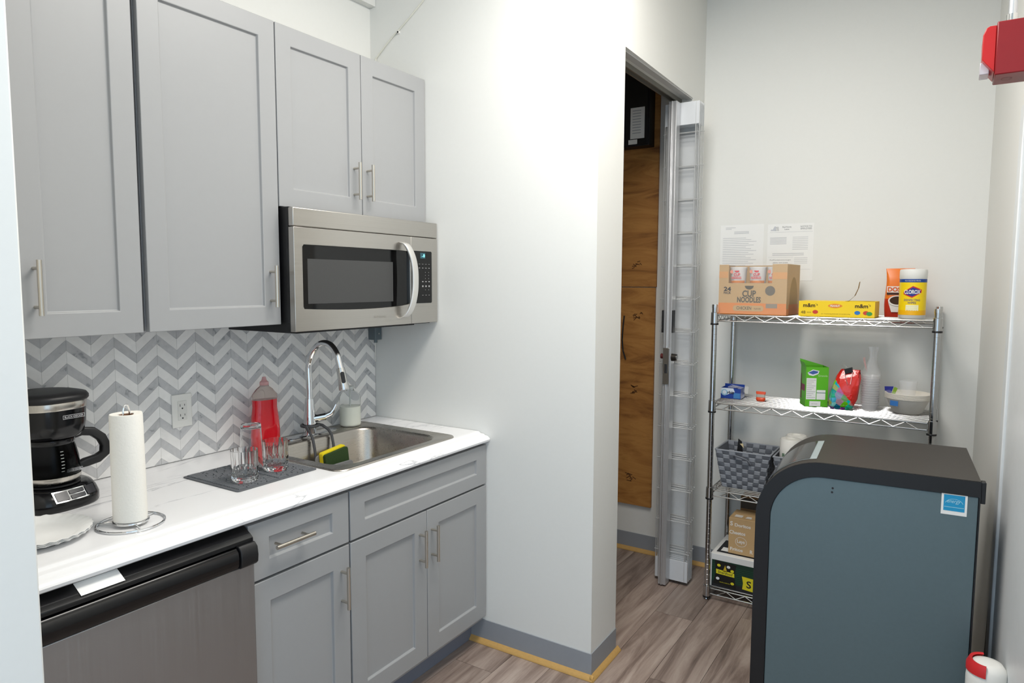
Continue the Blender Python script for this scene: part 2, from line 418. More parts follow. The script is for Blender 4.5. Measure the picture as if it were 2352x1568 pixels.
t = thing('base_cabinet', 'narrow grey base cabinet between dishwasher and sink cabinet, one drawer over one door', 'cabinet', (-.965, -.3, 0), group='grey base cabinets', world=True)
carcass(t, -1.152, -.779)
d = obj('drawer', shaker(-1.151, -.779, .699, .863, YD, .068, .05), CAB, t, .0016); handle(d, -1.014, .7875, YD, vert=False)
d = obj('door', shaker(-1.151, -.779, .126, .691, YD, .068, .065), CAB, t, .0016); handle(d, -.8145, .5645, YD)

# ------------------------------------------------------------------ worktop with moulded edge
prof = [(-.570, .914), (-.588, .914), (-.593, .9125), (-.597, .909), (-.601, .9072), (-.614, .9066), (-.619, .9045), (-.622, .9015), (-.634, .900), (-.644, .894), (-.648, .887), (-.646, .8795), (-.640, .8755), (-.632, .874), (-.570, .874)]
XA, XB = -1.757, -.002
m = M(); m.loft([[(XA, a, b) for a, b in prof], [(XB, a, b) for a, b in prof]])
m.box(XA, XB, -.045, -.0075, .874, .914)
m.box(XA, -.735, -.570, -.045, .874, .914); m.box(-.165, XB, -.570, -.045, .874, .914)
wt = obj('worktop', m, MARBLE); tag(wt, 'white marble-look worktop with grey veins and a moulded front edge', 'worktop')

# ------------------------------------------------------------------ sink
t = thing('sink', 'drop-in stainless steel single-bowl sink set into the worktop', 'sink', (-.45, -.3, .74), world=True)
m = M(); SX0, SX1, SY0, SY1 = -.767, -.132, -.582, -.024
def lp(x0, x1, y0, y1, r, z): return [(a, b, z) for a, b in rrect(x0, x1, y0, y1, r, 6)]
BX0, BX1, BY0, BY1 = -.715, -.188, -.535, -.128
m.loft([lp(SX0, SX1, SY0, SY1, .045, .9145), lp(SX0+.002, SX1-.002, SY0+.002, SY1-.002, .044, .9185), lp(SX0+.008, SX1-.008, SY0+.008, SY1-.008, .042, .9195), lp(SX0+.012, SX1-.012, SY0+.012, SY1-.012, .04, .918),
        lp(BX0-.006, BX1+.006, BY0-.006, BY1+.006, .082, .9175), lp(BX0, BX1, BY0, BY1, .078, .9145), lp(BX0+.006, BX1-.006, BY0+.006, BY1-.006, .074, .905),
        lp(BX0+.016, BX1-.016, BY0+.016, BY1-.016, .07, .78), lp(BX0+.028, BX1-.028, BY0+.028, BY1-.028, .064, .757), lp(BX0+.055, BX1-.055, BY0+.055, BY1-.055, .05, .748),
        lp(-.50, -.40, -.38, -.28, .049, .744)], False, True)
obj('basin', m, SINKM, t, angle=60)
dr = M(); dr.lathe([(.042, .7445), (.04, .7475), (.03, .7465), (.028, .7455)], (-.45, -.33, 0), 24, False, True); obj('drain', dr, CHROME, t)
# ------------------------------------------------------------------ faucet
t = thing('faucet', 'tall chrome gooseneck pull-down kitchen faucet behind the sink', 'faucet', (-.45, -.078, .919), world=True)
FX, FY = -.45, -.076
m = M(); pl = [(a, b) for a, b in rrect(-.572, -.322, -.107, -.055, .026, 6)]
m.loft([[(a, b, .9185) for a, b in pl], [(a, b, .922) for a, b in pl], [(FX+(a-FX)*.985, FY+(b-FY)*.9, .9245) for a, b in pl]]); obj('base_plate', m, CHROME, t)
m = M(); m.lathe([(.026, .924), (.0265, .93), (.0255, .96), (.021, 1.02), (.0165, 1.066)], (FX, FY, 0), 24); obj('body', m, CHROME, t)
pts = [un(px, py, 'x', FX) for px, py in [(708, 917), (707, 880), (709, 840), (716, 812), (730, 793), (745, 787.5), (760, 793), (773, 812), (780, 838), (782, 846)]]
pts[0] = np.array([FX, FY, 1.064]); pts[1] = np.array([FX, FY-.0005, 1.13])
# smooth resample
P = np.array(pts); tt = np.linspace(0, len(P)-1, 46); cs = []
for q in tt:
    i = min(int(q), len(P)-2); u = q-i; p0, p1, p2, p3 = P[max(i-1, 0)], P[i], P[i+1], P[min(i+2, len(P)-1)]
    cs.append(.5*((2*p1)+(-p0+p2)*u+(2*p0-5*p1+4*p2-p3)*u*u+(-p0+3*p1-3*p2+p3)*u**3))
obj('spout', M().tube(cs, .0125, 16), CHROME, t, angle=60)
ha, hb = np.array(cs[-1]), un(791, 895, 'x', FX)
hd = (hb-ha)/np.linalg.norm(hb-ha)
sp = obj('spray_head', M().tube([ha-hd*.002, ha+hd*.004, ha+hd*.05, hb-hd*.006, hb], [.0155, .0165, .0175, .021, .020], 20), mk_steel('spray_metal', (214, 213, 210), .2, 0), t)
hm = ha+(hb-ha)*.45; nrm = np.array([-.55, -.8, .25]); nrm /= np.linalg.norm(nrm)
side = np.cross(nrm, hd); side /= np.linalg.norm(side)
b = M(); bl = rrect(-.0075, .0075, -.022, .022, .006, 4); b.loft([[hm+nrm*.012+side*p+hd*q for p, q in bl], [hm+nrm*.0205+side*p+hd*q for p, q in bl]]); obj('button', b, BLKM, sp)
m = M(); m.cyl((FX+.012, FY-.012, .985), (FX+.045, FY-.042, .992), .0165, n=18); m.tube([(FX+.04, FY-.038, .991), (FX+.06, FY-.056, 1.003), (FX+.070, FY-.062, 1.018), (FX+.078, FY-.067, 1.038)], [.012, .0105, .0085, .0065], 12); obj('lever', m, CHROME, t)

# silicone caddy strapped around the faucet, with its sponge
t = thing('sponge_holder', 'grey silicone sponge holder looped round the faucet, hanging in the sink', 'sponge holder', (-.46, -.15, .80), world=True)
SIL = mat('dark_grey_silicone', (74, 75, 78), .55, 0, .05)
SILL = mat('mid_grey_silicone', (120, 121, 122), .6, 0, .05)
def strap(pts, w=.006): return M().tube(pts, w, 8)
obj('strap', strap([(FX-.03, FY-.012, .958), (FX-.038, -.10, .955), (FX-.042, -.125, .938), (FX-.045, -.142, .92), (FX-.045, -.152, .88), (FX-.045, -.16, .83), (FX-.045, -.166, .80)]), SIL, t)
obj('strap', strap([(FX+.03, FY-.012, .958), (FX+.043, -.10, .953), (FX+.05, -.125, .938), (FX+.052, -.142, .92), (FX+.052, -.152, .88), (FX+.05, -.158, .85)]), SIL, t)
obj('collar', M().tube([(FX+.033*math.cos(a), FY+.033*math.sin(a), .957) for a in np.linspace(0, 2*PI, 25)[:-1]], .006, 8, True), SIL, t)
m = M()
hp = rrect(-.075, .075, -.02, .045, .018, 5)
cup = [[(FX+.015+a, -.168, .812+b) for a, b in hp], [(FX+.015+a, -.174, .812+b) for a, b in hp]]
m.loft(cup)
hp2 = rrect(-.07, .07, -.022, .012, .015, 5)
m.loft([[(FX+.015+a, -.222, .81+b) for a, b in hp2], [(FX+.015+a, -.229, .81+b) for a, b in hp2]])
m.box(FX-.05, FX+.08, -.229, -.168, .786, .793)
obj('pocket', m, SILL, t, .002)
t = thing('sponge', 'yellow and dark green scouring sponge sitting in the grey holder', 'sponge', (-.43, -.2, .80), world=True)
def spg(y0, y1, up=0):
    q = rrect(-.06, .06, -.036, .036, .008, 3); c, s = math.cos(.12), math.sin(.12)
    return M().loft([[(-.432+a*c-b*s, y, .832+a*s+b*c+(up if b > 0 else 0)) for a, b in q] for y in (y0, y1)])
obj('foam', spg(-.196, -.1745, .006), mat('yellow_sponge', (236, 214, 30), .9, 0, .1, 200, .5), t, .002)
obj('scourer', spg(-.212, -.1965), mat('green_scourer', (44, 66, 30), .95, 0, .2, 300, .6), t, .002)

# ------------------------------------------------------------------ dishwasher
t = thing('dishwasher', 'stainless steel dishwasher with black control panel under the worktop', 'dishwasher', (-1.456, -.35, 0), world=True)
DX0, DX1 = -1.755, -1.157
obj('body', M().box(DX0+.004, DX1-.004, -.63, -.05, .09, .86), BLKM, t)
obj('door_panel', M().box(DX0, DX1, -.662, -.63, .10, .772), STEELD, t, .003)
cp = [(-.60, .868), (-.622, .866), (-.65, .850), (-.660, .842), (-.6605, .832), (-.655, .828), (-.655, .773), (-.60, .773)]
m = M(); m.loft([[(DX0, a, b) for a, b in cp], [(DX1, a, b) for a, b in cp]]); obj('control_panel', m, BLK, t, .0015)
hp = [(-.6552, .8275), (-.664, .829), (-.673, .820), (-.676, .805), (-.675, .785), (-.668, .775), (-.6552, .7735)]
m = M(); m.loft([[(DX0+.03, a, b) for a, b in hp], [(DX1-.055, a, b) for a, b in hp]]); obj('handle', m, BLK, t, .001)
m = M(); hp2 = [(-.6552, .832), (-.668, .833), (-.679, .822), (-.682, .80), (-.680, .78), (-.672, .7725), (-.6552, .7725)]
m.loft([[(DX1-.052, a, b) for a, b in hp2], [(DX1, a, b) for a, b in hp2]]); obj('handle_end', m, BLKM, t, .002); obj('handle_end', M().loft([[(DX0, a, b) for a, b in hp2], [(DX0+.028, a, b) for a, b in hp2]]), BLKM, t, .002)
obj('toe_kick', M().box(DX0, DX1, -.56, -.54, .001, .089), BLKM, t)
m = M(); s0, s1 = np.array([-.6225, .8668]), np.array([-.6565, .8478])
def onl(x, f): q = s0+(s1-s0)*f; return (x, q[0], q[1])
m.add([onl(-1.592, .0), onl(-1.497, .0), onl(-1.497, 1), onl(-1.592, 1), tuple(np.array(onl(-1.592, 0))+[0, 0, .0006]), tuple(np.array(onl(-1.497, 0))+[0, 0, .0006]), tuple(np.array(onl(-1.497, 1))+[0, 0, .0006]), tuple(np.array(onl(-1.592, 1))+[0, 0, .0006])],
      [(0, 1, 2, 3), (4, 5, 6, 7), (0, 1, 5, 4), (1, 2, 6, 5), (2, 3, 7, 6), (3, 0, 4, 7)])
tag(obj('paper_note', m, PAPER), 'blank white paper slip lying on top of the dishwasher panel', 'note')

# ------------------------------------------------------------------ microwave
t = thing('microwave', 'stainless over-the-range microwave with black window and curved handle', 'microwave', (-.385, -.2, 1.362), world=True)
MX0, MX1, MZ0, MZ1, MY = -.762, -.006, 1.364, 1.782, -.376
obj('body', M().box(MX0+.004, MX1-.004, -.338, -.008, MZ0-.006, MZ1), BLKM, t, .002)
obj('front_chassis', M().box(MX0+.001, MX1-.003, -.352, -.338, MZ0+.001, MZ1), BLK, t)
obj('vent_strip', M().box(MX0, MX1, MY, -.352, 1.7175, MZ1-.002), STEEL, t, .003)
XDR = -.1745
def frame(x0, x1, z0, z1, poly, y0, y1):
    # slab with a window opening: outer rectangle loop resampled to the opening's loop
    n = len(poly); cx = sum(p[0] for p in poly)/n; cz = sum(p[1] for p in poly)/n; out = []
    for p in poly:
        dx, dz = p[0]-cx, p[1]-cz; s = min(((x1-cx)/dx if dx > 1e-9 else (x0-cx)/dx if dx < -1e-9 else 9e9), ((z1-cz)/dz if dz > 1e-9 else (z0-cz)/dz if dz < -1e-9 else 9e9))
        out.append((cx+dx*s, cz+dz*s))
    for cxn, czn in ((x0, z0), (x1, z0), (x1, z1), (x0, z1)):      # snap the nearest sample to each corner
        i = min(range(n), key=lambda k: (out[k][0]-cxn)**2+(out[k][1]-czn)**2); out[i] = (cxn, czn)
    L = lambda pts, y: [(a, y, b) for a, b in pts]
    return M().loft([L(poly, y1), L(out, y1), L(out, y0), L(poly, y0), L(poly, y1)], False, False)
wz0, wz1 = 1.440, 1.658
bot = [(-.726+.486*i/12, wz0-.010*math.sin(PI*i/12*.8)) for i in range(13)]
win = [(-.726, wz0+.006)] + [(a, b) for a, b in bot[1:]] + [(-.222, wz0+.02), (-.208, 1.50), (-.205, 1.55), (-.21, 1.60), (-.222, wz1-.002)] + [(-.24-.486*i/12*.97, wz1) for i in range(13)] + [(-.726, wz1-.006)]
win = [(-.726, wz0+.008), (-.722, wz0)] + [(-.722+.53*i/10, wz0-.008*math.sin(PI*i/10)) for i in range(1, 10)] + [(-.184, wz0+.004), (-.181, wz0+.012), (-.181, 1.50), (-.181, 1.60), (-.181, wz1-.012), (-.184, wz1-.002)] + [(-.184-.536*i/10, wz1) for i in range(1, 11)] + [(-.726, wz1-.008)]
win += [(-.726, 1.6), (-.726, 1.5)]
door = obj('door', frame(MX0, XDR-.001, MZ0, 1.7155, win, MY-.002, -.352), STEEL, t, .0015)
obj('glass', M().box(-.738, -.1765, -.368, -.36, 1.424, 1.672), BLKG, door)
obj('screen', M().quad(-.698, -.272, 1.457, 1.611, -.3683), mat('perforated_screen', (66, 66, 66), .35, 0, .25, 900), door, label='dark grey perforated window screen')
hpts = [(-.232, -.378, 1.69), (-.228, -.402, 1.68), (-.2155, -.418, 1.64), (-.2065, -.424, 1.59), (-.2045, -.425, 1.54), (-.2075, -.424, 1.49), (-.2165, -.418, 1.44), (-.229, -.402, 1.40), (-.233, -.378, 1.39)]
HP = np.array(hpts); hl = []
for q in np.linspace(0, len(HP)-1, 33):
    i = min(int(q), len(HP)-2); u = q-i; p0, p1, p2, p3 = HP[max(i-1, 0)], HP[i], HP[i+1], HP[min(i+2, len(HP)-1)]
    p = .5*((2*p1)+(-p0+p2)*u+(2*p0-5*p1+4*p2-p3)*u*u+(-p0+3*p1-3*p2+p3)*u**3)
    hl.append([(p[0]+a, p[1]+b, p[2]) for a, b in rrect(-.0165, .0165, -.006, .006, .005, 3)])
obj('handle', M().loft(hl), mk_steel('satin_handle', (228, 226, 222), .38, 2, .75), door, angle=70)
obj('control_frame', M().box(XDR+.001, MX1, MY-.001, -.352, MZ0, 1.7155), STEEL, t, .002)
cpn = obj('control_panel', M().loft([[(a, MY-.0018, b) for a, b in rrect(-.172, -.044, 1.446, 1.66, .006, 3)], [(a, MY-.0008, b) for a, b in rrect(-.172, -.044, 1.446, 1.66, .006, 3)]]), BLKG, t)
obj('display', M().quad(-.118, -.086, 1.630, 1.653, MY-.0022), mat('lcd_dark', (38, 74, 84), .3, emit=.25), cpn)
text('0', -.0945, MY-.0026, 1.6415, .013, mat('lcd_digit', (130, 240, 255), .4, emit=2.0), cpn); text('.', -.106, MY-.0026, 1.638, .003, MATS['lcd_digit'], cpn)
km = M()
for r, (zz0, n, hh) in enumerate([(1.607, 4, .0012), (1.591, 4, .0025), (1.573, 2, .003), (1.561, 2, .003), (1.548, 2, .003), (1.535, 3, .004), (1.516, 3, .007), (1.501, 2, .003), (1.479, 3, .0015)]):
    for i in range(n):
        xx = -.062-i*.0205; km.quad(xx-.0045, xx+.0045 if n > 2 else xx-.002, zz0-hh/2, zz0+hh/2, MY-.0022)
obj('keypad_print', km, mat('keypad_print_grey', (150, 150, 150), .5), cpn)
text('SAMSUNG', -.357, MY-.0038, 1.3995, .0075, mat('embossed_logo', (172, 168, 160), .4, .6), door, w=.062)
obj('grease_filter', M().box(-.70, -.08, -.31, -.05, MZ0-.012, MZ0-.0062), mat('dark_filter', (40, 40, 41), .5, .4), t)

# ================================================================== things on the worktop
ZC = .9145
# --- coffee maker (front faces -y, seen from its right side)
t = thing('coffee_maker', 'black drip coffee maker with glass carafe and steel bands at the left end', 'coffee maker', (-1.422, -.13, ZC), .10)
def oval(w, d, y, z, n=30, p=2.6):
    out = []
    for j in range(n):
        a = 2*PI*j/n; c, s = math.cos(a), math.sin(a)
        out.append((w*math.copysign(abs(c)**(2/p), c), y+d*math.copysign(abs(s)**(2/p), s), z))
    return out
m = M(); m.loft([oval(.106, .112, 0, 0), oval(.109, .115, 0, .004), oval(.109, .115, 0, .024), oval(.105, .104, 0, .040), oval(.098, .092, .004, .054), oval(.088, .082, .008, .058)]); obj('base', m, BLK, t, angle=60)
m = M(); m.lathe([(.066, .060), (.066, .064), (.06, .0645)], (0, -.02, 0), 28); obj('warming_plate', m, BLKM, t)
m = M(); m.loft([oval(.088, .045, .062, .05), oval(.088, .045, .062, .2)]); obj('column', m, BLK, t, angle=50)
m = M(); m.loft([oval(.070, .086, 0, .192), oval(.080, .095, 0, .204), oval(.085, .099, 0, .23), oval(.086, .101, 0, .271)]); obj('filter_housing', m, BLK, t, angle=50)
m = M(); m.loft([oval(.0865, .1015, 0, .271), oval(.0875, .1025, 0, .273), oval(.0885, .1035, 0, .290), oval(.0875, .1025, 0, .292)]); obj('steel_band', m, mk_steel('band_steel', (205, 200, 192), .25, 2), t, angle=50)
m = M(); m.loft([oval(.090, .105, 0, .292), oval(.093, .109, 0, .296), oval(.093, .109, 0, .304), oval(.089, .103, 0, .311), oval(.06, .07, 0, .315)]); obj('lid', m, BLKM, t, angle=50)
# control panel on the sloping front of the base
def cpq(x0, x1, f0, f1, e, mm):
    def P(x, f):
        dd = .1165-.0225*f+e; return (x, -dd*(1-abs(x/.109)**2.6)**(1/2.6), .026+.026*f+e*.8)
    xs = np.linspace(x0, x1, 7)
    mm.loft([[P(x, f0) for x in xs], [P(x, f1) for x in xs]], False, False, closed=False)
cpm = M(); cpq(-.045, .072, .0, 1.0, .0012, cpm); pnl = obj('control_panel', cpm, CHROME, t)
for a, b, c, d in ((-.041, -.010, .12, .9), (-.005, .034, .56, .9), (-.005, .034, .12, .46), (.039, .068, .12, .9)):
    bm = M(); cpq(a, b, c, d, .0026, bm); obj('button', bm, mat('panel_button', (52, 52, 56), .3), pnl)
def logo(parent, x, y, z, w, h, mt, rim=True):
    if rim:
        m = M(); e = h*.1
        for a, b, c, d in ((-w/2, w/2, h/2-e, h/2), (-w/2, w/2, -h/2, -h/2+e), (-w/2, -w/2+e, -h/2, h/2), (w/2-e, w/2, -h/2, h/2)): m.quad(x+a, x+b, z+c, z+d, y)
        obj('logo_border', m, mt, parent)
    text('BLACK+DECKER', x, y-.0003, z, h*.5, mt, parent, w=w*.86, bold=.01)
LOGO = mat('logo_silver', (190, 190, 192), .4)
logo(t, .018, -.1022, .252, .058, .0105, LOGO)
# carafe: its own thing standing on the plate, handle to the right
t2 = thing('carafe', 'glass coffee carafe with black handle and steel band, under the coffee maker', 'carafe', (-1.422, -.155, ZC+.065), .10)
CGL = mat('smoky_glass', (190, 192, 194), .02, 0, .0, trans=1, ior=1.12)
m = M(); m.lathe([(.052, .0), (.060, .004), (.066, .02), (.0665, .04), (.064, .07), (.058, .098), (.053, .112)], (0, 0, 0), 32, True, False)
m.lathe([(.0515, .112), (.0565, .098), (.0625, .07), (.065, .04), (.0645, .02), (.058, .006), (.05, .003)], (0, 0, 0), 32, False, True); obj('glass_bowl', m, CGL, t2, angle=60)
m = M(); m.lathe([(.0635, .007), (.0672, .0105), (.0678, .022), (.067, .0225), (.0665, .012)], (0, 0, 0), 32, False, False); obj('steel_band', m, MATS['band_steel'], t2, angle=60)
m = M(); m.lathe([(.054, .108), (.057, .113), (.057, .122), (.05, .127), (.02, .129)], (0, 0, 0), 28); obj('lid', m, BLK, t2, angle=50)
hp = [(.05, 0, .117), (.078, -.004, .127), (.106, -.012, .122), (.126, -.02, .103), (.135, -.024, .08), (.132, -.024, .056), (.114, -.018, .042), (.085, -.01, .036), (.064, -.004, .03)]
hl = []
for i, p in enumerate(hp):
    q = hp[min(i+1, len(hp)-1)]; r = hp[max(i-1, 0)]; tx, tz = q[0]-r[0], q[2]-r[2]; L = math.hypot(tx, tz); nx, nz = -tz/L, tx/L
    th = .0125 if 0 < i < len(hp)-1 else .009
    hl.append([(p[0]+nx*a, p[1]+b, p[2]+nz*a) for a, b in rrect(-th, th, -.011, .011, .006, 3)])
obj('handle', M().loft(hl), BLKM, t2, angle=50)
gm = M()
for i in range(7): gm.quad(-.012, -.004, .038+.009*i, .0392+.009*i, -.0668+abs(i-2)*.0011)
tag(obj('level_marks', gm, mat('white_print', (225, 225, 225), .5), t2), kind='stuff')
logo(t2, .024, -.0636, .037, .042, .008, LOGO)

# --- kitchen roll on its wire stand
KX, KY = -1.388, -.485
t = thing('paper_towel_holder', 'chrome wire paper towel stand with a round base ring', 'towel holder', (KX, KY, ZC), world=True)
m = M(); ring = lambda r, z: [(KX+r*math.cos(a), KY+r*math.sin(a), z) for a in np.linspace(0, 2*PI, 41)[:-1]]
m.tube(ring(.0775, ZC+.0035), .0028, 8, True); obj('base_ring', m, CHROME, t)
obj('inner_ring', M().tube(ring(.040, ZC+.0095), .0028, 8, True), CHROME, t)
for a in (.3, .3+2*PI/3, .3+4*PI/3): obj('spoke', M().cyl((KX+.036*math.cos(a), KY+.036*math.sin(a), ZC+.009), (KX+.078*math.cos(a), KY+.078*math.sin(a), ZC+.0038), .0022, n=8), CHROME, t)
obj('post', M().tube([(KX-.008, KY, ZC+.008), (KX-.008, KY, ZC+.295), (KX-.004, KY, ZC+.307), (KX+.004, KY, ZC+.307), (KX+.008, KY, ZC+.295), (KX+.008, KY, ZC+.008)], .0022, 8), CHROME, t)
m = M(); n = 40
def rl(rad, z):
    return [(KX+(rad+.0012*math.sin(3*a)+(.0025 if a < .5 else 0))*math.cos(a), KY+(rad+.0012*math.sin(3*a)+(.0025 if a < .5 else 0))*math.sin(a), z) for a in np.linspace(0, 2*PI, n+1)[:-1]]
z0 = ZC+.0135
m.loft([rl(.0175, z0+.001), rl(.0385, z0), rl(.0395, z0+.004), rl(.0388, z0+.14), rl(.0378, z0+.268), rl(.0368, z0+.272), rl(.0175, z0+.27), rl(.0175, z0+.001)], False, False)
t = thing('paper_towel_roll', 'tall white paper towel roll standing on the chrome wire holder', 'paper towels', (KX, KY, z0), world=True)
obj('sheets', m, TOWEL, t, angle=50)
m = M(); m.lathe([(.0172, .0012), (.0172, .269), (.016, .269), (.016, .0012)], (KX, KY, z0), 24, False, False); obj('core', m, mat('cardboard_core', (150, 110, 84), .8), t)

# --- stack of paper plates
for i in range(4):
    m = M(); n = 60; r0 = .1165
    def pl(r, z, fl=0):
        return [((r+fl*.0012*math.sin(a*30))*math.cos(a), (r+fl*.0012*math.sin(a*30))*math.sin(a), z+fl*.0012*math.cos(a*30)) for a in np.linspace(0, 2*PI, 121)[:-1]]
    m.loft([pl(.02, 0), pl(.078, 0), pl(.088, .005), pl(.102, .0115, .5), pl(r0, .0145, 1), pl(r0, .0155, 1), pl(.102, .0128, .5), pl(.087, .0063), pl(.078, .0013), pl(.02, .0013)])
    o = obj('paper_plate', m, PAPER, None, angle=60)
    o.location = (-1.572+.0015*(i % 2), -.402-.001*i, ZC+.0005+i*.0026); o.rotation_euler = (0, 0, i*.4)
    tag(o, 'white paper plate with fluted rim, '+['bottom', 'second from bottom', 'third from bottom', 'top'][i]+' of the stack', 'plate', 'paper plates by the coffee maker')

# --- draining mat, glasses
t = thing('drying_mat', 'dark grey ribbed rubber drying mat beside the sink', 'mat', (-.93, -.345, ZC), world=True)
mx0, mx1, my0, my1 = -1.077, -.776, -.486, -.206
obj('sheet', M().prism(rrect(mx0, mx1, my0, my1, .008, 3), 'z', ZC, ZC+.003), GREYP, t, .001)
m = M(); r2 = random.Random(3)
for half in ((mx0+.012, -.930), (-.922, mx1-.012)):
    y = my0+.012
    while y < my1-.012:
        x = half[0]
        while x < half[1]-.015:
            L = .018+.03*r2.random(); m.box(x, min(x+L, half[1]), y, y+.0042, ZC+.003, ZC+.0062); x += L+.004
        y += .0085
tag(obj('ribs', m, mat('mat_ribs', (112, 115, 119), .6), t), kind='stuff')
ZM = ZC+.0066
def tumbler(x, y, label):
    t = thing('tumbler', label, 'glass', (x, y, ZM), rnd.random(), 'cut glass tumblers on the mat')
    m = M(); n = 36
    def lpf(r, z, k, ph=0): return [(r*(1+k*math.cos(12*a+ph))*math.cos(a), r*(1+k*math.cos(12*a+ph))*math.sin(a), z) for a in np.linspace(0, 2*PI, n+1)[:-1]]
    out = [lpf(.033, 0, 0), lpf(.037, .003, .02)] + [lpf(.038, .010+.0085*i, .055, PI*(i % 2)) for i in range(5)] + [lpf(.039, .052, .03), lpf(.0395, .08, .022), lpf(.040, .098, 0)]
    inn = [lpf(.0382, .098, 0), lpf(.037, .08, 0), lpf(.0355, .03, 0), lpf(.032, .018, 0), lpf(.012, .015, 0)]
    m.loft(out+inn); obj('glass_body', m, GLASS, t, angle=14)
tumbler(-1.003, -.418, 'short cut-glass tumbler at the front of the drying mat, left of the other tumbler')
tumbler(-.868, -.392, 'short cut-glass tumbler on the drying mat nearest the sink')
t = thing('highball_glass', 'tall clear glass turned upside down at the back of the drying mat', 'glass', (-.905, -.32, ZM))
m = M(); m.lathe([(.0255, .138), (.0295, .134), (.0325, .09), (.0362, .0005), (.0375, .0), (.038, .001), (.0345, .09), (.0315, .146), (.030, .149), (.02, .15)], (0, 0, 0), 32, True, True); obj('glass_body', m, GLASS, t, angle=50)
# --- red dish soap bottle, white hand soap bottle: both on the sink's back ledge
t = thing('dish_soap_bottle', 'clear plastic bottle of red dish soap standing left of the faucet', 'bottle', (-.672, -.088, .9185), -.25)
m = M()
def bl(w, d, z): return [(a, b, z) for a, b, _ in oval(w, d, 0, 0, 32, 2.5)]
RED = mat('red_dish_soap', (226, 22, 40), .12, 0, .08, 12, trans=.25, coat=.5)
obj('liquid', M().loft([bl(.05, .027, .0), bl(.0535, .030, .006), bl(.054, .031, .06), bl(.050, .030, .11), bl(.045, .0275, .15), bl(.046, .028, .178)]), RED, t, angle=60)
sh = M(); sh.loft([bl(.0465, .0285, .178), bl(.047, .029, .186), bl(.045, .0275, .196), bl(.030, .021, .216), bl(.0165, .0145, .227), bl(.0155, .014, .233)], False, False)
obj('clear_shoulder', sh, mat('clear_pet', (222, 214, 210), .1, 0, 0, trans=.9, ior=1.2), t, angle=60)
cp = M(); cp.lathe([(.016, .231), (.0165, .234), (.016, .243), (.012, .246), (.009, .25), (.006, .262)], (0, 0, 0), 20); obj('cap', cp, mat('clear_pink_cap', (236, 190, 190), .2, 0, 0, trans=.6, ior=1.2), t)
t = thing('hand_soap_bottle', 'clear bottle half full of white hand soap on the right of the faucet', 'bottle', (-.232, -.078, .9185))
SOAP = mat('white_soap', (242, 244, 232), .3, 0, .03)
obj('soap', M().lathe([(.036, .003), (.041, .006), (.042, .012), (.042, .085)], n=28), SOAP, t, angle=60)
m = M(); m.lathe([(.038, 0), (.0435, .004), (.0445, .012), (.0445, .118), (.041, .132), (.03, .145), (.018, .152), (.0165, .160), (.0165, .168)], (0, 0, 0), 30, True, False)
obj('clear_bottle', m, mat('clear_bottle_plastic', (250, 252, 252), .05, 0, 0, trans=1, ior=1.12), t, angle=60)
m = M(); m.lathe([(.0185, .160), (.0185, .170), (.012, .172)], (0, 0, 0), 20); m.cyl((0, 0, .03), (0, 0, .165), .003, n=8); obj('cap', m, mat('clear_pump', (235, 238, 236), .2, 0, 0, trans=.5, ior=1.2), t)

# --- wall outlet, bracket and cord, cable with screw on the end wall
t = thing('wall_outlet', 'white double power outlet on the chevron tiles', 'outlet', (-.9505, -.006, 1.032), world=True)
obj('cover_plate', M().box(-.9865, -.9145, -.0125, -.0068, 1.032, 1.146), WHT, t, .002)
ins = obj('receptacle', M().box(-.967, -.934, -.0140, -.012, 1.056, 1.123), mat('outlet_white', (226, 225, 220), .35), t, .001)
sm = M()
for zc in (1.107, 1.073):
    sm.quad(-.9595, -.9575, zc-.003, zc+.005, -.0143); sm.quad(-.9435, -.9415, zc-.002, zc+.0045, -.0143); sm.disc((-.9505, -.0143, zc-.010), .0028, 10)
tag(obj('slots', sm, INK, ins), kind='stuff')
t = thing('junction_box', 'small grey metal box fixed in the corner under the microwave', 'junction box', (-.03, -.03, 1.262), world=True)
GMET = mat('grey_painted_metal', (108, 120, 126), .5, .3)
obj('box_body', M().box(-.045, -.003, -.05, -.0075, 1.272, 1.3565), GMET, t, .002); obj('screw', M().cyl((-.024, -.0505, 1.30), (-.024, -.053, 1.30), .004, n=10), ZINC, t)
obj('nub', M().cyl((-.022, -.03, 1.258), (-.022, -.03, 1.2725), .008, n=12), GMET, t)
o = obj('hanging_cable', M().tube([(-.016, -.022, 1.2575), (-.012, -.018, 1.22), (-.010, -.014, 1.17)], .0022, 8), WHT); tag(o, 'short white cord hanging below the grey box in the tiled corner', 'cord')
o = obj('white_cable', M().tube([(-.004, -.025, 2.44), (-.004, -.037, 2.514), (-.004, -.10, 2.563), (-.004, -.15, 2.598), (-.004, -.175, 2.612), (-.0035, -.24, 2.655), (-.0035, -.312, 2.706), (-.0035, -.5, 2.84), (-.0035, -.7, 2.985)], .0032, 8), mat('cable_white', (226, 225, 214), .5)); tag(o, 'thin white cable rising diagonally across the upper end wall', 'cable')
t = thing('cable_clip', 'small white cable clip with dark nail on the end wall', 'clip', (-.004, -.166, 2.603), world=True)
obj('clip_body', M().cyl((0, -.17, 2.601), (-.010, -.17, 2.601), .006, n=14), WHT, t); obj('nail', M().cyl((-.010, -.172, 2.600), (-.0125, -.172, 2.600), .0038, n=10), INK, t)

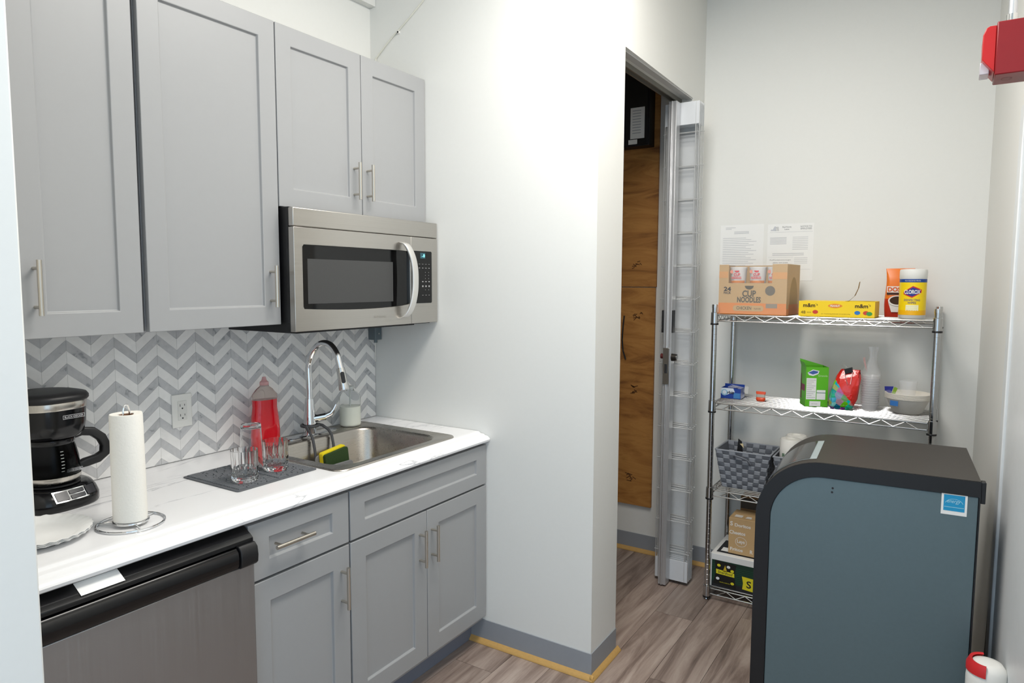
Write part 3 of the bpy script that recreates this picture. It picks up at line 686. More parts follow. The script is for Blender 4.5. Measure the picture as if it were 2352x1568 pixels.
# ================================================================== closet: plywood, black cabinet, notices, folding gate
t = thing('plywood_board', 'tall brown plywood backboard in two sheets on the closet wall', 'plywood', (1.29, -.6, .27), world=True)
obj('sheet', M().box(1.282, 1.2985, -.862, -.15, .272, 1.508), PLY, t, .001); obj('sheet', M().box(1.282, 1.2985, -.866, -.15, 1.512, 2.73), PLY, t, .001)
PK = mat('pencil_marks', (92, 58, 28), .8)
RX = Matrix(((0, 0, -1, 0), (-1, 0, 0, 0), (0, 1, 0, 0), (0, 0, 0, 1)))      # lettering that faces -x
km = M()
for (px, py, r) in ((1466, 728, .03), (1461, 895, .028), (1450, 1095, .03), (1463, 607, .026)):
    p = un(px, py, 'x', 1.2815)
    for i in range(9):
        a = rnd.uniform(-.9, .9)*r; b = rnd.uniform(-.8, .8)*r; L = rnd.uniform(.4, 1.2)*r; q = rnd.uniform(-.8, .8)
        c, s = math.cos(q), math.sin(q); e = .0022
        km.add([(1.2816, p[1]-a-L*c/2-e*s, p[2]+b-L*s/2+e*c), (1.2816, p[1]-a+L*c/2-e*s, p[2]+b+L*s/2+e*c), (1.2816, p[1]-a+L*c/2+e*s, p[2]+b+L*s/2-e*c), (1.2816, p[1]-a-L*c/2+e*s, p[2]+b-L*s/2-e*c)], [(0, 1, 2, 3)])
tag(obj('scribbles', km, PK, t), kind='stuff')
t = thing('electrical_cabinet', 'black metal cabinet high on the plywood inside the closet', 'cabinet', (1.24, -.6, 2.27), world=True)
DARK = mat('black_painted_steel', (18, 17, 18), .5, 0, .05)
obj('cabinet_box', M().box(1.205, 1.2815, -.84, -.2, 2.262, 2.74), DARK, t, .003); obj('cabinet_door', M().box(1.198, 1.2045, -.832, -.21, 2.272, 2.73), DARK, t, .002)
def note(name, label, corners, x, lines):
    y0, z0, y1, z1 = corners
    t = thing(name, label, 'paper', (x, (y0+y1)/2, z0), world=True)
    obj('sheet', M().box(x-.0006, x, y1, y0, z0, z1), PAPER, t)
    m = M()
    for (a, b, zc, h) in lines:
        ya = y0+(y1-y0)*a; yb = y0+(y1-y0)*b; zz0 = z1+(z0-z1)*zc
        m.add([(x-.0009, ya, zz0-h/2), (x-.0009, yb, zz0-h/2), (x-.0009, yb, zz0+h/2), (x-.0009, ya, zz0+h/2)], [(0, 1, 2, 3)])
    if lines: tag(obj('print_lines', m, mat('faint_print', (176, 178, 186), .7), t), kind='stuff')
    return t
ln = [(.15, .75, .1+.09*i, .004) for i in range(9)]
note('notice_sheet', 'grey notice sheet on the black cabinet inside the closet', (-.735, 2.30, -.815, 2.462), 1.1975, ln)
note('notice_slip', 'small white slip below the notice sheet inside the closet', (-.725, 2.272, -.775, 2.296), 1.1975, [])

o = obj('black_cable', M().tube([un(px, py, 'x', 1.278) for px, py in ((1434, 725), (1431, 750), (1429, 780), (1431, 805), (1437, 825))], .004, 8), BLKM); tag(o, 'short black cable curving down the plywood beside the doorway edge', 'cable')
# --- folding wire gate
t = thing('folding_gate', 'folded steel wire security gate standing at the right of the doorway', 'gate', (1.0, -1.085, 0), world=True)
ALU = mat('gate_aluminium', (200, 201, 203), .36, .6, .04)
GALV = mat('galvanised_wire', (214, 216, 216), .35, .55, .03)
ALUW = mat('gate_white_panel', (222, 225, 228), .4, .1, .02)
GY0, GY1 = -1.172, -1.002
pst = obj('lead_post', M().prism([(.938, -1.040), (.938, -1.052), (.932, -1.054), (.932, -1.060), (.938, -1.062), (.938, -1.080), (.990, -1.080), (.990, -1.040)], 'z', .008, 2.40), ALU, t, .002)
obj('lock_plate', M().box(.929, .9325, -1.075, -1.043, 1.035, 1.215), ZINC, pst, .001)
lm = M(); lm.box(.9265, .9292, -1.066, -1.052, 1.09, 1.135); obj('latch', lm, mat('dark_latch', (70, 70, 72), .4, .7), pst)
obj('knob', M().cyl((.955, -1.080, 1.168), (.955, -1.104, 1.168), .019, .017, n=20), mat('dark_bronze', (60, 56, 52), .35, .7), pst)
obj('knob_face', M().cyl((.955, -1.104, 1.168), (.955, -1.107, 1.168), .012, n=18), ZINC, pst)
obj('pull_plate', M().box(.940, .975, -1.0845, -1.0803, 1.29, 1.40), BLKM, pst, .001)
obj('pull_plate', M().box(.930, .975, -1.0398, -1.032, 1.29, 1.40), BLKM, pst, .001)
obj('key_cylinder', M().cyl((.950, -1.040, 1.172), (.950, -1.026, 1.172), .013, n=16), mat('red_brown', (90, 36, 36), .4), pst)
o = M()
leafx = [1.000, 1.022, 1.044, 1.066]
for i, x in enumerate(leafx):
    wm = M(); r = .0024
    for y in (GY0, GY0+.017, GY1-.030, GY1-.014, GY1): wm.cyl((x, y, .02), (x, y, 2.40), r, n=6)
    for kz in range(14):
        z = .165+kz*.161+.004*i; wm.cyl((x, GY0-.006, z), (x, GY1+.006, z), r, n=6)
    obj('wire_leaf', wm, GALV, t)
    obj('foot_panel', M().box(x-.002, x+.002, GY0, GY1, .018, .125), ALUW, t, .001)
    obj('head_panel', M().box(x-.002, x+.002, GY0, GY1, 2.295, 2.402), ALUW, t, .001)
obj('guide_channel', M().prism([(1.078, -1.15), (1.083, -1.15), (1.083, -1.02), (1.078, -1.02)], 'z', .01, 2.42), mat('gate_grey_back', (206, 208, 209), .5, .1), t)

# ================================================================== wire shelving unit against the far wall
SFX, SBX, SYL, SYR = .927, 1.262, -1.293, -2.186
Z1, Z2, Z3, Z4 = 1.388, .970, .548, .060
unit = thing('wire_shelving', 'chrome wire shelving unit with four shelves against the far wall', 'shelving', ((SFX+SBX)/2, (SYL+SYR)/2, 0), world=True)
POST = mat('chrome_post', (196, 198, 200), .12, 1, .02)
for x in (SFX, SBX):
    for y in (SYL, SYR):
        m = M(); m.cyl((x, y, .035), (x, y, 1.425), .0125, n=16)
        p = obj('post', m, POST, unit)
        g = M()
        for i in range(52): g.tube([(x+.0128*math.cos(a), y+.0128*math.sin(a), .075+i*.0254) for a in np.linspace(0, 2*PI, 13)[:-1]], .0005, 4, True)
        tag(obj('groove_rings', g, ZINC, p), kind='stuff')
        c = M(); c.lathe([(.0135, 1.418), (.0138, 1.43), (.0125, 1.434)], (x, y, 0), 16); obj('cap', c, ZINC, p)
        f = M(); f.cyl((x, y, .012), (x, y, .036), .008, n=12); f.lathe([(.012, .0005), (.014, .004), (.011, .013)], (x, y, 0), 14); obj('foot', f, ZINC, p)
        for z in (Z1, Z2, Z3, Z4):
            c = M(); c.lathe([(.0175, z-.042), (.0165, z+.008), (.014, z+.010)], (x, y, 0), 16); cc = obj('collar', c, POST, p)
            c = M(); c.lathe([(.0185, z-.050), (.0188, z-.044), (.0175, z-.042)], (x, y, 0), 16); obj('sleeve', c, BLKM, p)
def wshelf(z):
    m = M(); r = .0028; xa, xb, ya, yb = SFX, SBX, SYL, SYR
    s = obj('wire_shelf', m, ZINC, unit) if False else None
    for x in (xa, xb):                                   # front and back trusses
        for dz in (-.003, -.031): m.cyl((x, ya-.017, z+dz), (x, yb+.017, z+dz), .0034, n=8)
        n = 18; zig = [(x, ya-.05-(ya-yb-.10)*i/n, z-.005 if i % 2 else z-.029) for i in range(n+1)]
        m.tube(zig, .0021, 6)
    for y in (ya, yb):
        for dz in (-.003, -.031): m.cyl((xa+.017, y, z+dz), (xb-.017, y, z+dz), .0034, n=8)
        zig = [(xa+.03+(xb-xa-.06)*i/8, y, z-.005 if i % 2 else z-.029) for i in range(9)]; m.tube(zig, .0021, 6)
    for i in range(1, 14):
        x = xa+(xb-xa)*i/14; m.cyl((x, ya-.002, z-.0022), (x, yb+.002, z-.0022), .0019, n=6)
    for i in range(1, 4): m.cyl((xa, ya+(yb-ya)*i/4, z-.0062), (xb, ya+(yb-ya)*i/4, z-.0062), .0026, n=6)
    obj('wire_shelf', m, ZINC, unit)
for z in (Z1, Z2, Z3, Z4): wshelf(z)
R0 = -PI/2
def frontmid(pxl, pyl, pxr, pyr, z):
    a, b = un(pxl, pyl, 'z', z), un(pxr, pyr, 'z', z); return (a+b)/2, float(np.linalg.norm((a-b)[:2]))
KRAFT = mat('kraft_cardboard', (198, 164, 118), .75, 0, .05, 60)
KRAFTD = mat('kraft_inside', (150, 112, 72), .8, 0, .05)
ORG = mat('orange_print', (226, 140, 72), .7, 0, .05)
FILM = mat('shrink_film', (255, 255, 255), .12, 0, 0, alpha=.10, spec=1)
BROWNINK = mat('brown_ink', (84, 78, 66), .7)
REDINK = mat('red_ink', (222, 62, 72), .6)

# --- noodle case (front faces the room)
t = thing('noodle_case', 'opened cardboard noodle case with orange band at the left of the top shelf', 'box', (.955, -1.452, Z1), R0-.06)
w, d, h = .308, .225, .232; cw = .045; zc = .146
m = M(); tk = .003
m.box(-w/2, w/2, 0, tk, .002, zc); m.box(-w/2, -w/2+cw, 0, tk, zc, h); m.box(w/2-cw-.02, w/2, 0, tk, zc, h)     # front with cut-out
m.box(-w/2, -w/2+tk, tk, d-tk, .002, h); m.box(-w/2, w/2, d-tk, d, .002, h); m.box(-w/2+tk, w/2-tk, tk, d-tk, .002, .005)
m.box(w/2-tk, w/2, tk, d-tk, .002, h)
obj('carton', m, KRAFT, t)
m = M(); m.box(-w/2, w/2, -.0005, 0, .002, .054); m.box(w/2, w/2+.0005, 0, d, .002, .03); obj('orange_band', m, ORG, t)
m = M(); m.box(-w/2, -w/2+cw-.003, -.0006, 0, .17, .2); obj('pale_orange_print', m, mat('pale_orange', (216, 160, 104), .7), t); m = M(); m.box(w/2-cw-.018, w/2, -.0006, 0, .165, .195); obj('pale_orange_print', m, mat('pale_orange', (216, 160, 104), .7), t)
m = M(); m.prism(rrect(-.085, .055, .017, .043, .012, 4), 'y', -.0009, -.0005); obj('flavour_label', m, KRAFT, t)
text('CHICKEN', -.034, -.0012, .031, .015, BROWNINK, t, w=.068, bold=.01); text('FLAVOR', .028, -.0012, .029, .007, BROWNINK, t, w=.03)
text('CUP', -.012, -.001, .098, .03, BROWNINK, t, w=.062, bold=.03); text('NOODLES', -.012, -.001, .070, .026, BROWNINK, t, w=.108, bold=.03)
text('24', -.113, -.001, .119, .02, INK, t, w=.034, bold=.03); text('PACK', -.113, -.001, .101, .011, INK, t, w=.034, bold=.02)
m = M(); bp = [(-.028+.02*(1+math.cos(a))*0, 0) for a in (0,)]
m.add([(-.012+.02*math.cos(a), -.001, .134+.017*math.sin(a)) for a in np.linspace(PI, 2*PI, 14)], [tuple(range(14))]); obj('bowl_emblem', m, BROWNINK, t)
m = M(); m.disc((.082, -.001, .112), .022); obj('round_seal', m, mat('seal_ink', (112, 104, 92), .7), t)
m = M(); m.quad(.065, .115, .033, .053, -.0012); obj('grey_label', m, mat('grey_label', (150, 138, 122), .6), t)
ar = [(d*.22, .03), (d*.22, .05)] + [(d*.53-.31*d*math.cos(PI*i/12), .06+.115*math.sin(PI*i/12)) for i in range(13)] + [(d*.84, .05), (d*.84, .03)]
m = M(); m.prism(ar, 'x', w/2, w/2+.0006); obj('arch_print', m, mat('arch_tan', (158, 126, 66), .7), t)
m = M(); m.box(w/2, w/2+.0008, .04, .2, .002, .05); obj('side_orange_print', m, mat('dark_orange', (190, 108, 36), .7), t)
obj('shrink_wrap', M().box(-w/2-.002, w/2+.002, -.0035, d+.002, .004, h+.003), FILM, t)
CUPW = mat('cup_white', (240, 236, 232), .5, 0, .02)
t0M = t.matrix_basis.copy() if False else None
def case_world(lx, ly, lz):
    a = R0-.06; return (.955+lx*math.cos(a)-ly*math.sin(a), -1.452+lx*math.sin(a)+ly*math.cos(a), Z1+lz)
for lx, lab in ((-.078, 'white noodle cup at the left of the opened case'), (.012, 'white noodle cup in the middle of the opened case'), (.094, 'white noodle cup at the right of the opened case')):
    c = thing('noodle_cup', lab, 'cup', case_world(lx, .048, .1), R0-.06, 'noodle cups in the case')
    m = M(); m.lathe([(.030, 0), (.031, .003), (.0385, .115), (.0395, .117), (.0395, .121), (.037, .1215)], n=26); obj('cup_body', m, CUPW, c, angle=50)
    def band(r0, z0, r1, z1, a0, a1): return M().loft([[(r0*math.sin(a), -r0*math.cos(a), z0) for a in np.linspace(a0, a1, 12)], [(r1*math.sin(a), -r1*math.cos(a), z1) for a in np.linspace(a0, a1, 12)]], False, False, closed=False)
    obj('orange_base_band', band(.0345, .047, .0352, .058, -1.2, 1.2), ORG, c)
    text('CUP', .004, -.0388, .086, .013, REDINK, c, w=.03, bold=.03); text('NOODLES', .002, -.0382, .071, .011, REDINK, c, w=.046, bold=.03)
    m = M(); m.add([(.004+.011*math.cos(a), -.0392, .104+.008*math.sin(a)) for a in np.linspace(PI, 2*PI, 10)], [tuple(range(10))]); obj('bowl_emblem', m, REDINK, c)
    m = M(); m.disc((-.021, -.0335, .099), .0085); obj('round_seal', m, mat('pink_seal', (232, 150, 130), .6), c)
# --- candy box
t = thing('candy_box', 'long yellow box of peanut candies with a torn lid, on the top shelf', 'box', (.962, -1.8065, Z1), R0-.02)
YEL = mat('yellow_carton', (250, 212, 28), .4, 0, .02)
w, d, h = .302, .17, .069
m = M(); m.box(-w/2, w/2, 0, .002, .001, h); m.box(-w/2, w/2, d-.002, d, .001, h); m.box(-w/2, -w/2+.002, .002, d-.002, .001, h); m.box(w/2-.002, w/2, .002, d-.002, .001, h); m.box(-w/2, w/2, .002, d-.002, .001, .003); m.box(-w/2, .03, .002, d-.002, h-.002, h); obj('carton', m, YEL, t)
DBR = mat('dark_brown_inside', (64, 40, 24), .8)
m = M(); m.box(.03, w/2-.002, .003, d-.003, .03, .05); obj('candy_fill', m, DBR, t)
fl = M(); q = [(.045, h), (.066, h+.022), (.078, h+.055), (.081, h+.083), (.097, h+.098)]
fl.loft([[(a, .02+.01*i, z) for i, (a, z) in enumerate(q)], [(a, .075+.004*i, z+.004) for i, (a, z) in enumerate(q)]], False, False, closed=False)
obj('torn_flap', fl, mat('card_inside', (196, 172, 130), .8), t)
BRN = mat('dark_brown_ink', (58, 34, 22), .6)
for x in (-.108, .1): text('m&m', x, -.0006, .050, .017, BRN, t, w=.05, bold=.025); text("'s", x+.031, -.0006, .054, .010, BRN, t, w=.008)
m = M(); m.add([(-.003+(.026+.003*math.cos(2*a))*math.cos(a), -.0005, .049+.0095*math.sin(a)) for a in np.linspace(0, 2*PI, 24)[:-1]], [tuple(range(23))]); obj('peanut_badge', m, mat('orange_badge', (232, 142, 48), .5), t)
text('PEANUT', -.003, -.0009, .049, .0085, WHT, t, w=.038, bold=.02)
text('48', -.132, -.0006, .019, .013, BRN, t, w=.019); text('SINGLE PACKS', -.108, -.0006, .019, .004, BRN, t, w=.018); text('48 - 1.74 OZ (49.3g) PACKS NET WT 5.22 LBS (2.37kg)', 0, -.0006, .0135, .004, BRN, t, w=.115)
for x, c, n in ((-.082, (206, 66, 46), 'red'), (.085, (40, 120, 196), 'blue'), (.118, (214, 80, 62), 'red'), (.131, (64, 156, 72), 'green')):
    m = M(); m.disc((x, -.0006-(.0002 if n == 'green' else 0), .021+(-.003 if n == 'green' else 0)), .0115, 20, ry=.0085); obj('printed_candy', m, mat('candy_'+n, c, .4), t)
# --- coffee bag
p = un(2056, 728, 'x', 1.165)
t = thing('coffee_bag', 'orange and red coffee bag partly behind the wipes canister', 'coffee bag', (1.165, p[1]-.012, Z1), R0+.1)
def bag(w, h, dep, taper, n=9, bulge=1.0, top=.004):
    L = []
    for i in range(n):
        f = i/(n-1); dd = dep*(math.sin(PI*(.12+.86*f))**.7)*bulge if i < n-1 else top; ww = w*(1-taper*f+.06*math.sin(f*PI*2))
        L.append([(a, b, h*f) for a, b in rrect(-ww/2, ww/2, -max(dd, top)/2, max(dd, top)/2, min(max(dd, top)/2, ww/2)*.6, 3)])
    return L
L = bag(.108, .213, .062, -.03); m = M(); m.loft(L); 
BO = mat('bag_orange', (236, 122, 36), .3, 0, .05, 14, .2); BR = mat('bag_red', (196, 52, 30), .3, 0, .05, 14, .2)
for i, poly in enumerate(m.f):
    z = sum(m.v[k][2] for k in poly)/len(poly); m.m[i] = 1 if z < .075 else 0
obj('pouch', m, [BO, BR], t, angle=60)
def fy(z): f = z/.213; return -.031*(math.sin(PI*(.12+.86*f))**.7)-.0012
m = M(); m.quad(-.05, .05, .108, .135, fy(.12)); obj('white_stripe', m, mat('bag_white', (238, 232, 226), .4), t)
text('DOS', -.022, fy(.12)-.001, .1215, .02, mat('bag_print_orange', (222, 96, 30), .5), t, w=.05, bold=.04)
m = M(); m.quad(-.05, .05, .098, .107, fy(.1)); obj('dark_stripe', m, mat('bag_dark', (60, 34, 24), .5), t)
m = M(); m.disc((-.008, fy(.07)-.0005, .072), .036, ry=.023); obj('cup_rim', m, mat('bag_white', (238, 232, 226), .4), t)
m = M(); m.disc((-.008, fy(.07)-.001, .073), .03, ry=.018); obj('coffee_print', m, DBR, t)
m = M(); m.add([(-.043, fy(.05)-.0008, .065), (-.03, fy(.03)-.0012, .022), (.02, fy(.03)-.0012, .022), (.03, fy(.05)-.0008, .065)], [(0, 1, 2, 3)]); obj('cup_print', m, mat('bag_white', (238, 232, 226), .4), t)
# --- wipes canister
t = thing('wipes_canister', 'yellow canister of disinfecting wipes with white lid at the right end of the top shelf', 'canister', (1.045, -2.089, Z1), R0)
m = M(); m.lathe([(.047, 0), (.050, .003), (.050, .17), (.048, .174)], n=32); obj('tub', m, WHT, t, angle=50)
def wrap(r, z0, z1, a0=-1.9, a1=1.9): return M().loft([[(r*math.sin(a), -r*math.cos(a), z) for a in np.linspace(a0, a1, 36)] for z in (z0, z1)], False, False, closed=False)
obj('yellow_label', wrap(.0504, .016, .152), mat('label_yellow', (252, 216, 20), .35, 0, .02), t); obj('blue_band', wrap(.0506, .152, .166), mat('label_blue', (28, 72, 150), .35), t); obj('orange_foot', wrap(.0507, .016, .036), mat('label_amber', (248, 184, 20), .35), t)
m = M(); m.lathe([(.0505, .168), (.0515, .17), (.0515, .198), (.0495, .206), (.03, .208)], n=32); obj('lid', m, WHT, t, angle=50)
def wtext(s, z, h, mt, w, r=.0512, bold=0, x0=0):
    o = text(s, x0, 0, z, h, mt, t, w=w, bold=bold)
    for v in o.data.vertices: a = v.co.x/r; v.co.y = -r*math.cos(a); v.co.x = r*math.sin(a)
def wpoly(pts, mt, name, r):
    m = M(); n = len(pts)
    cx = sum(p[0] for p in pts)/n; cz = sum(p[1] for p in pts)/n; f = lambda x, z: (r*math.sin(x/r), -r*math.cos(x/r), z)
    dense = []
    for i in range(n):
        a, b = pts[i], pts[(i+1) % n]
        for k in range(5): dense.append((a[0]+(b[0]-a[0])*k/5, a[1]+(b[1]-a[1])*k/5))
    for s0, s1 in ((0, .34), (.34, .67), (.67, 1)):
        A = [f(cx+(p[0]-cx)*s0, cz+(p[1]-cz)*s0) for p in dense]; B = [f(cx+(p[0]-cx)*s1, cz+(p[1]-cz)*s1) for p in dense]
        m.loft([A, B], False, False)
    obj(name, m, mt, t, angle=80)
hexp = [(-.034, .112), (.002, .137), (.036, .122), (.036, .110), (0, .088), (-.034, .102)]
wpoly(hexp, mat('logo_red', (206, 44, 44), .4), 'logo_border', .0508); wpoly([(x*.86+.0002, .112+(z-.112)*.78) for x, z in hexp], mat('logo_navy', (32, 50, 140), .4), 'logo_field', .0510)
wtext('CLOROX', .1125, .017, WHT, .062, .0513, .03); NAVY = mat('navy_ink', (30, 50, 120), .5)
wtext('DISINFECTING', .0785, .009, NAVY, .062, .0508, .01); wtext('WIPES', .067, .009, NAVY, .032, .0508, .01)
wpoly([(-.022, .058), (.026, .058), (.026, .034), (-.022, .034)], mat('label_pale', (250, 244, 200), .4), 'pale_patch', .0508)
for i in range(3): wtext('- - - - - - - - -', .052-.007*i, .001, INKG, .04, .0511)
wtext('KILLS COLD & FLU VIRUSES', .159, .005, WHT, .06, .0511)

# --- second shelf
S2 = Z2
a = un(1654, 914, 'z', S2); b = un(1702, 917, 'z', S2)
t = thing('gum_box', 'small blue and white open box of gum at the left of the second shelf', 'box', ((a[0]+b[0])/2, (a[1]+b[1])/2, S2), R0)
w, d, h = .096, .075, .052; GB = mat('gum_blue', (32, 64, 150), .35, 0, .03)
m = M(); m.box(-w/2, w/2, 0, .0015, .001, h); m.box(-w/2, w/2, d-.0015, d, .001, h+.012); m.box(-w/2, -w/2+.0015, .0015, d, .001, h); m.box(w/2-.0015, w/2, .0015, d, .001, h); m.box(-w/2, w/2, .0015, d, .001, .003); obj('carton', m, GB, t)
m = M(); m.add([(-w/2, -.0005, h), (-w/2, -.0005, .025), (-.02, -.0005, .018), (.02, -.0005, .034), (.012, -.0005, h)], [(0, 1, 2, 3, 4)]); obj('white_print', m, mat('gum_white', (214, 222, 232), .4), t)
m = M(); m.disc((-.03, -.001, .030), .0155); obj('ring_print', m, mat('gum_pale_blue', (150, 190, 214), .4), t); m = M(); m.disc((-.03, -.0014, .031), .0095); obj('ring_centre', m, mat('gum_white', (214, 222, 232), .4), t)
m = M(); m.quad(.014, .046, .004, .03, -.0008); obj('light_blue_print', m, mat('gum_mid_blue', (70, 130, 190), .4), t)
text('rbit', 0, -.0014, .031, .0145, INK, t, w=.032, bold=.03)
lid = M(); lid.add([(-w/2+.02, d, h+.012), (w/2, d, h+.012), (w/2+.018, d+.006, h+.002), (w/2+.022, d-.03, h-.03)], [(0, 1, 2), (0, 2, 3)]); lid.box(-.02, .02, .02, d-.01, h, h+.004); obj('clear_lid', lid, CLEARP, t)
a = un(1747, 921, 'z', S2)
t = thing('snack_packet', 'tiny orange see-through snack packet on the second shelf', 'packet', (a[0], a[1], S2), R0)
ORP = mat('packet_orange', (226, 84, 48), .3, 0, .25, 180)
m = M(); m.loft([[(x, y, z) for x, y in rrect(-w_, w_, -d_, d_, min(w_, d_)*.9, 3)] for w_, d_, z in ((.018, .012, .001), (.022, .014, .008), (.021, .012, .016), (.020, .008, .019))]); obj('orange_end', m, ORP, t)
m = M(); m.loft([[(x, y, z) for x, y in rrect(-w_, w_, -d_, d_, min(w_, d_)*.9, 3)] for w_, d_, z in ((.02, .008, .019), (.0195, .006, .034))]); obj('clear_middle', m, mat('packet_clear', (200, 196, 184), .2, 0, 0, alpha=.6), t)
m = M(); m.loft([[(x, y, z) for x, y in rrect(-w_, w_, -d_, d_, min(w_, d_)*.9, 3)] for w_, d_, z in ((.021, .006, .034), (.023, .004, .042), (.022, .002, .047))]); obj('orange_seal', m, ORP, t)
a = un(1848, 932, 'z', S2); b = un(1901, 936, 'z', S2); c = (a+b)/2
t = thing('green_snack_box', 'open bright green snack box turned on the second shelf', 'box', (c[0], c[1], S2), R0+.42)
GRN = mat('green_carton', (98, 190, 42), .4, 0, .03); w, d, h = .098, .088, .183
m = M(); m.box(-w/2, w/2, 0, .0015, .001, h); m.box(-w/2, w/2, d-.0015, d, .001, h); m.box(w/2-.0015, w/2, .0015, d-.0015, .001, h); m.box(-w/2, -w/2+.0015, .0015, d-.0015, .001, h); m.box(-w/2, w/2, .0015, d-.0015, .001, .003); obj('carton', m, GRN, t)
m = M(); m.add([(-w/2, .0, h), (-w/2, d, h), (-w/2-.006, d+.004, h+.022), (-w/2-.002, .03, h+.016)], [(0, 1, 2, 3)]); m.add([(-w/2, d, h), (w/2, d, h), (-w/2-.006, d+.004, h+.03)], [(0, 1, 2)]); obj('top_flap', m, GRN, t)
m = M(); m.box(-w/2+.003, w/2-.003, .003, d-.003, h-.03, h-.026); obj('inner_bag', m, DARK, t)
m = M(); m.add([(x, -.0005, z) for x, z in ((-.043, .157), (-.02, .172), (.008, .166), (.004, .152), (-.018, .142), (-.036, .146))], [tuple(range(6))]); obj('brand_panel', m, mat('panel_white', (236, 236, 240), .4), t)
m = M(); m.add([(x, -.0009, z) for x, z in ((-.04, .157), (-.018, .168), (.004, .163), (.0, .156), (-.02, .149))], [tuple(range(5))]); obj('brand_lettering_block', m, mat('panel_blue', (70, 100, 170), .4), t)
text('Granola', .024, -.0008, .144, .009, mat('pale_green_ink', (210, 236, 180), .5), t, w=.04)
m = M(); m.quad(-.046, -.003, .034, .132, -.0005); obj('nutrition_panel', m, PAPER, t)
m = M()
for i in range(10): m.quad(-.044, -.006-.008*(i % 3), .123-.009*i, .1242-.009*i, -.0009)
tag(obj('nutrition_lines', m, INKG, t), kind='stuff')
m = M(); m.quad(0, .038, .034, .078, -.0005); obj('white_patch', m, PAPER, t); m = M(); m.quad(0, .038, .064, .0665, -.0009); obj('patch_rule', m, mat('teal_ink', (30, 100, 90), .5), t)
m = M(); m.quad(-.03, .018, .003, .026, -.0005); obj('price_label', m, PAPER, t); text('BEST BY 04/23', -.008, -.0009, .014, .003, INKG, t, w=.025)
m = M(); m.add([(-w/2-.0005, .012, .07), (-w/2-.0005, .075, .07), (-w/2-.0005, .075, .1), (-w/2-.0005, .012, .1)], [(0, 1, 2, 3)]); obj('maroon_side_print', m, mat('maroon_print', (140, 60, 90), .5), t)
m = M(); m.add([(-w/2-.0005, .06, .03), (-w/2-.0005, .084, .03), (-w/2-.0005, .084, .14), (-w/2-.0005, .07, .15)], [(0, 1, 2, 3)]); obj('brown_side_print', m, mat('brown_print', (120, 96, 70), .5), t)
# red sweet bag with binder clip
a = un(1938, 942, 'z', S2)
t = thing('candy_bag', 'red shiny candy bag closed with a black binder clip on the second shelf', 'bag', (a[0]+.03, a[1]+.008, S2), R0)
REDB, nt, bb = base('bag_printed_red', .2); bb.inputs['Coat Weight'].default_value = .4
v = coords(nt, (1, .4, 1)); vo = nd(nt, 'TexVoronoi', Scale=42); nt.links.new(v, vo.inputs['Vector'])
hs = nd(nt, 'HueSaturation', Saturation=1.25, Value=.62); nt.links.new(vo.outputs['Color'], hs.inputs['Color'])
sx = nd(nt, 'SeparateXYZ'); nt.links.new(coords(nt), sx.inputs[0])
ad = nd(nt, 'Math', operation='MULTIPLY_ADD'); nt.links.new(sx.outputs[2], ad.inputs[0]); ad.inputs[1].default_value = .75; nt.links.new(sx.outputs[0], ad.inputs[2])
nz = nd(nt, 'TexNoise', Scale=40); nt.links.new(coords(nt), nz.inputs['Vector'])
a2 = nd(nt, 'Math', operation='MULTIPLY_ADD'); nt.links.new(nz.outputs[0], a2.inputs[0]); a2.inputs[1].default_value = .03; nt.links.new(ad.outputs[0], a2.inputs[2])
mr = nd(nt, 'MapRange'); mr.inputs[1].default_value = .076; mr.inputs[2].default_value = .082; nt.links.new(a2.outputs[0], mr.inputs[0])
mx = nd(nt, 'Mix', data_type='RGBA'); nt.links.new(mr.outputs[0], mx.inputs[0]); nt.links.new(hs.outputs[0], mx.inputs[6]); mx.inputs[7].default_value = srgb(222, 38, 28)
nt.links.new(mx.outputs[2], bb.inputs['Base Color'])
bp = nd(nt, 'Bump', Strength=.7); bp.inputs['Distance'].default_value = .006; nt.links.new(nz.outputs[0], bp.inputs['Height']); nt.links.new(bp.outputs[0], bb.inputs['Normal'])
m = M(); L = []
for i, (xc, wd, dp, z) in enumerate([(-.008, .08, .035, .001), (-.008, .098, .06, .014), (-.002, .112, .068, .045), (.004, .114, .066, .08), (.012, .108, .055, .115), (.018, .096, .038, .145), (.022, .082, .018, .166), (.026, .072, .006, .182)]):
    ring = []
    for j, (x, y) in enumerate(rrect(-wd/2, wd/2, -dp/2, dp/2, dp*.45, 4)): ring.append((xc+x+.003*math.sin(j*2.1+i), y+.005*math.sin(j*1.7+i*1.3), z+.004*math.sin(j*.9+i)*(0 < i < 7)))
    L.append(ring)
m.loft(L); obj('pouch', m, REDB, t, angle=24)
m = M(); m.loft([[(x, y, z) for x, z in ((.006, .16), (.036, .172), (.03, .192), (0, .182))] for y in (-.016, .012)]); cl = obj('binder_clip', m, BLKM, t, .001)
obj('clip_wire', M().tube([(.004, -.016, .164), (.018, -.034, .118), (.03, -.036, .12), (.034, -.016, .172)], .0011, 6), CHROME, cl)
obj('clip_wire', M().tube([(.002, .0, .184), (-.012, -.004, .198), (-.004, .006, .2), (.012, .004, .188)], .0011, 6), CHROME, cl)
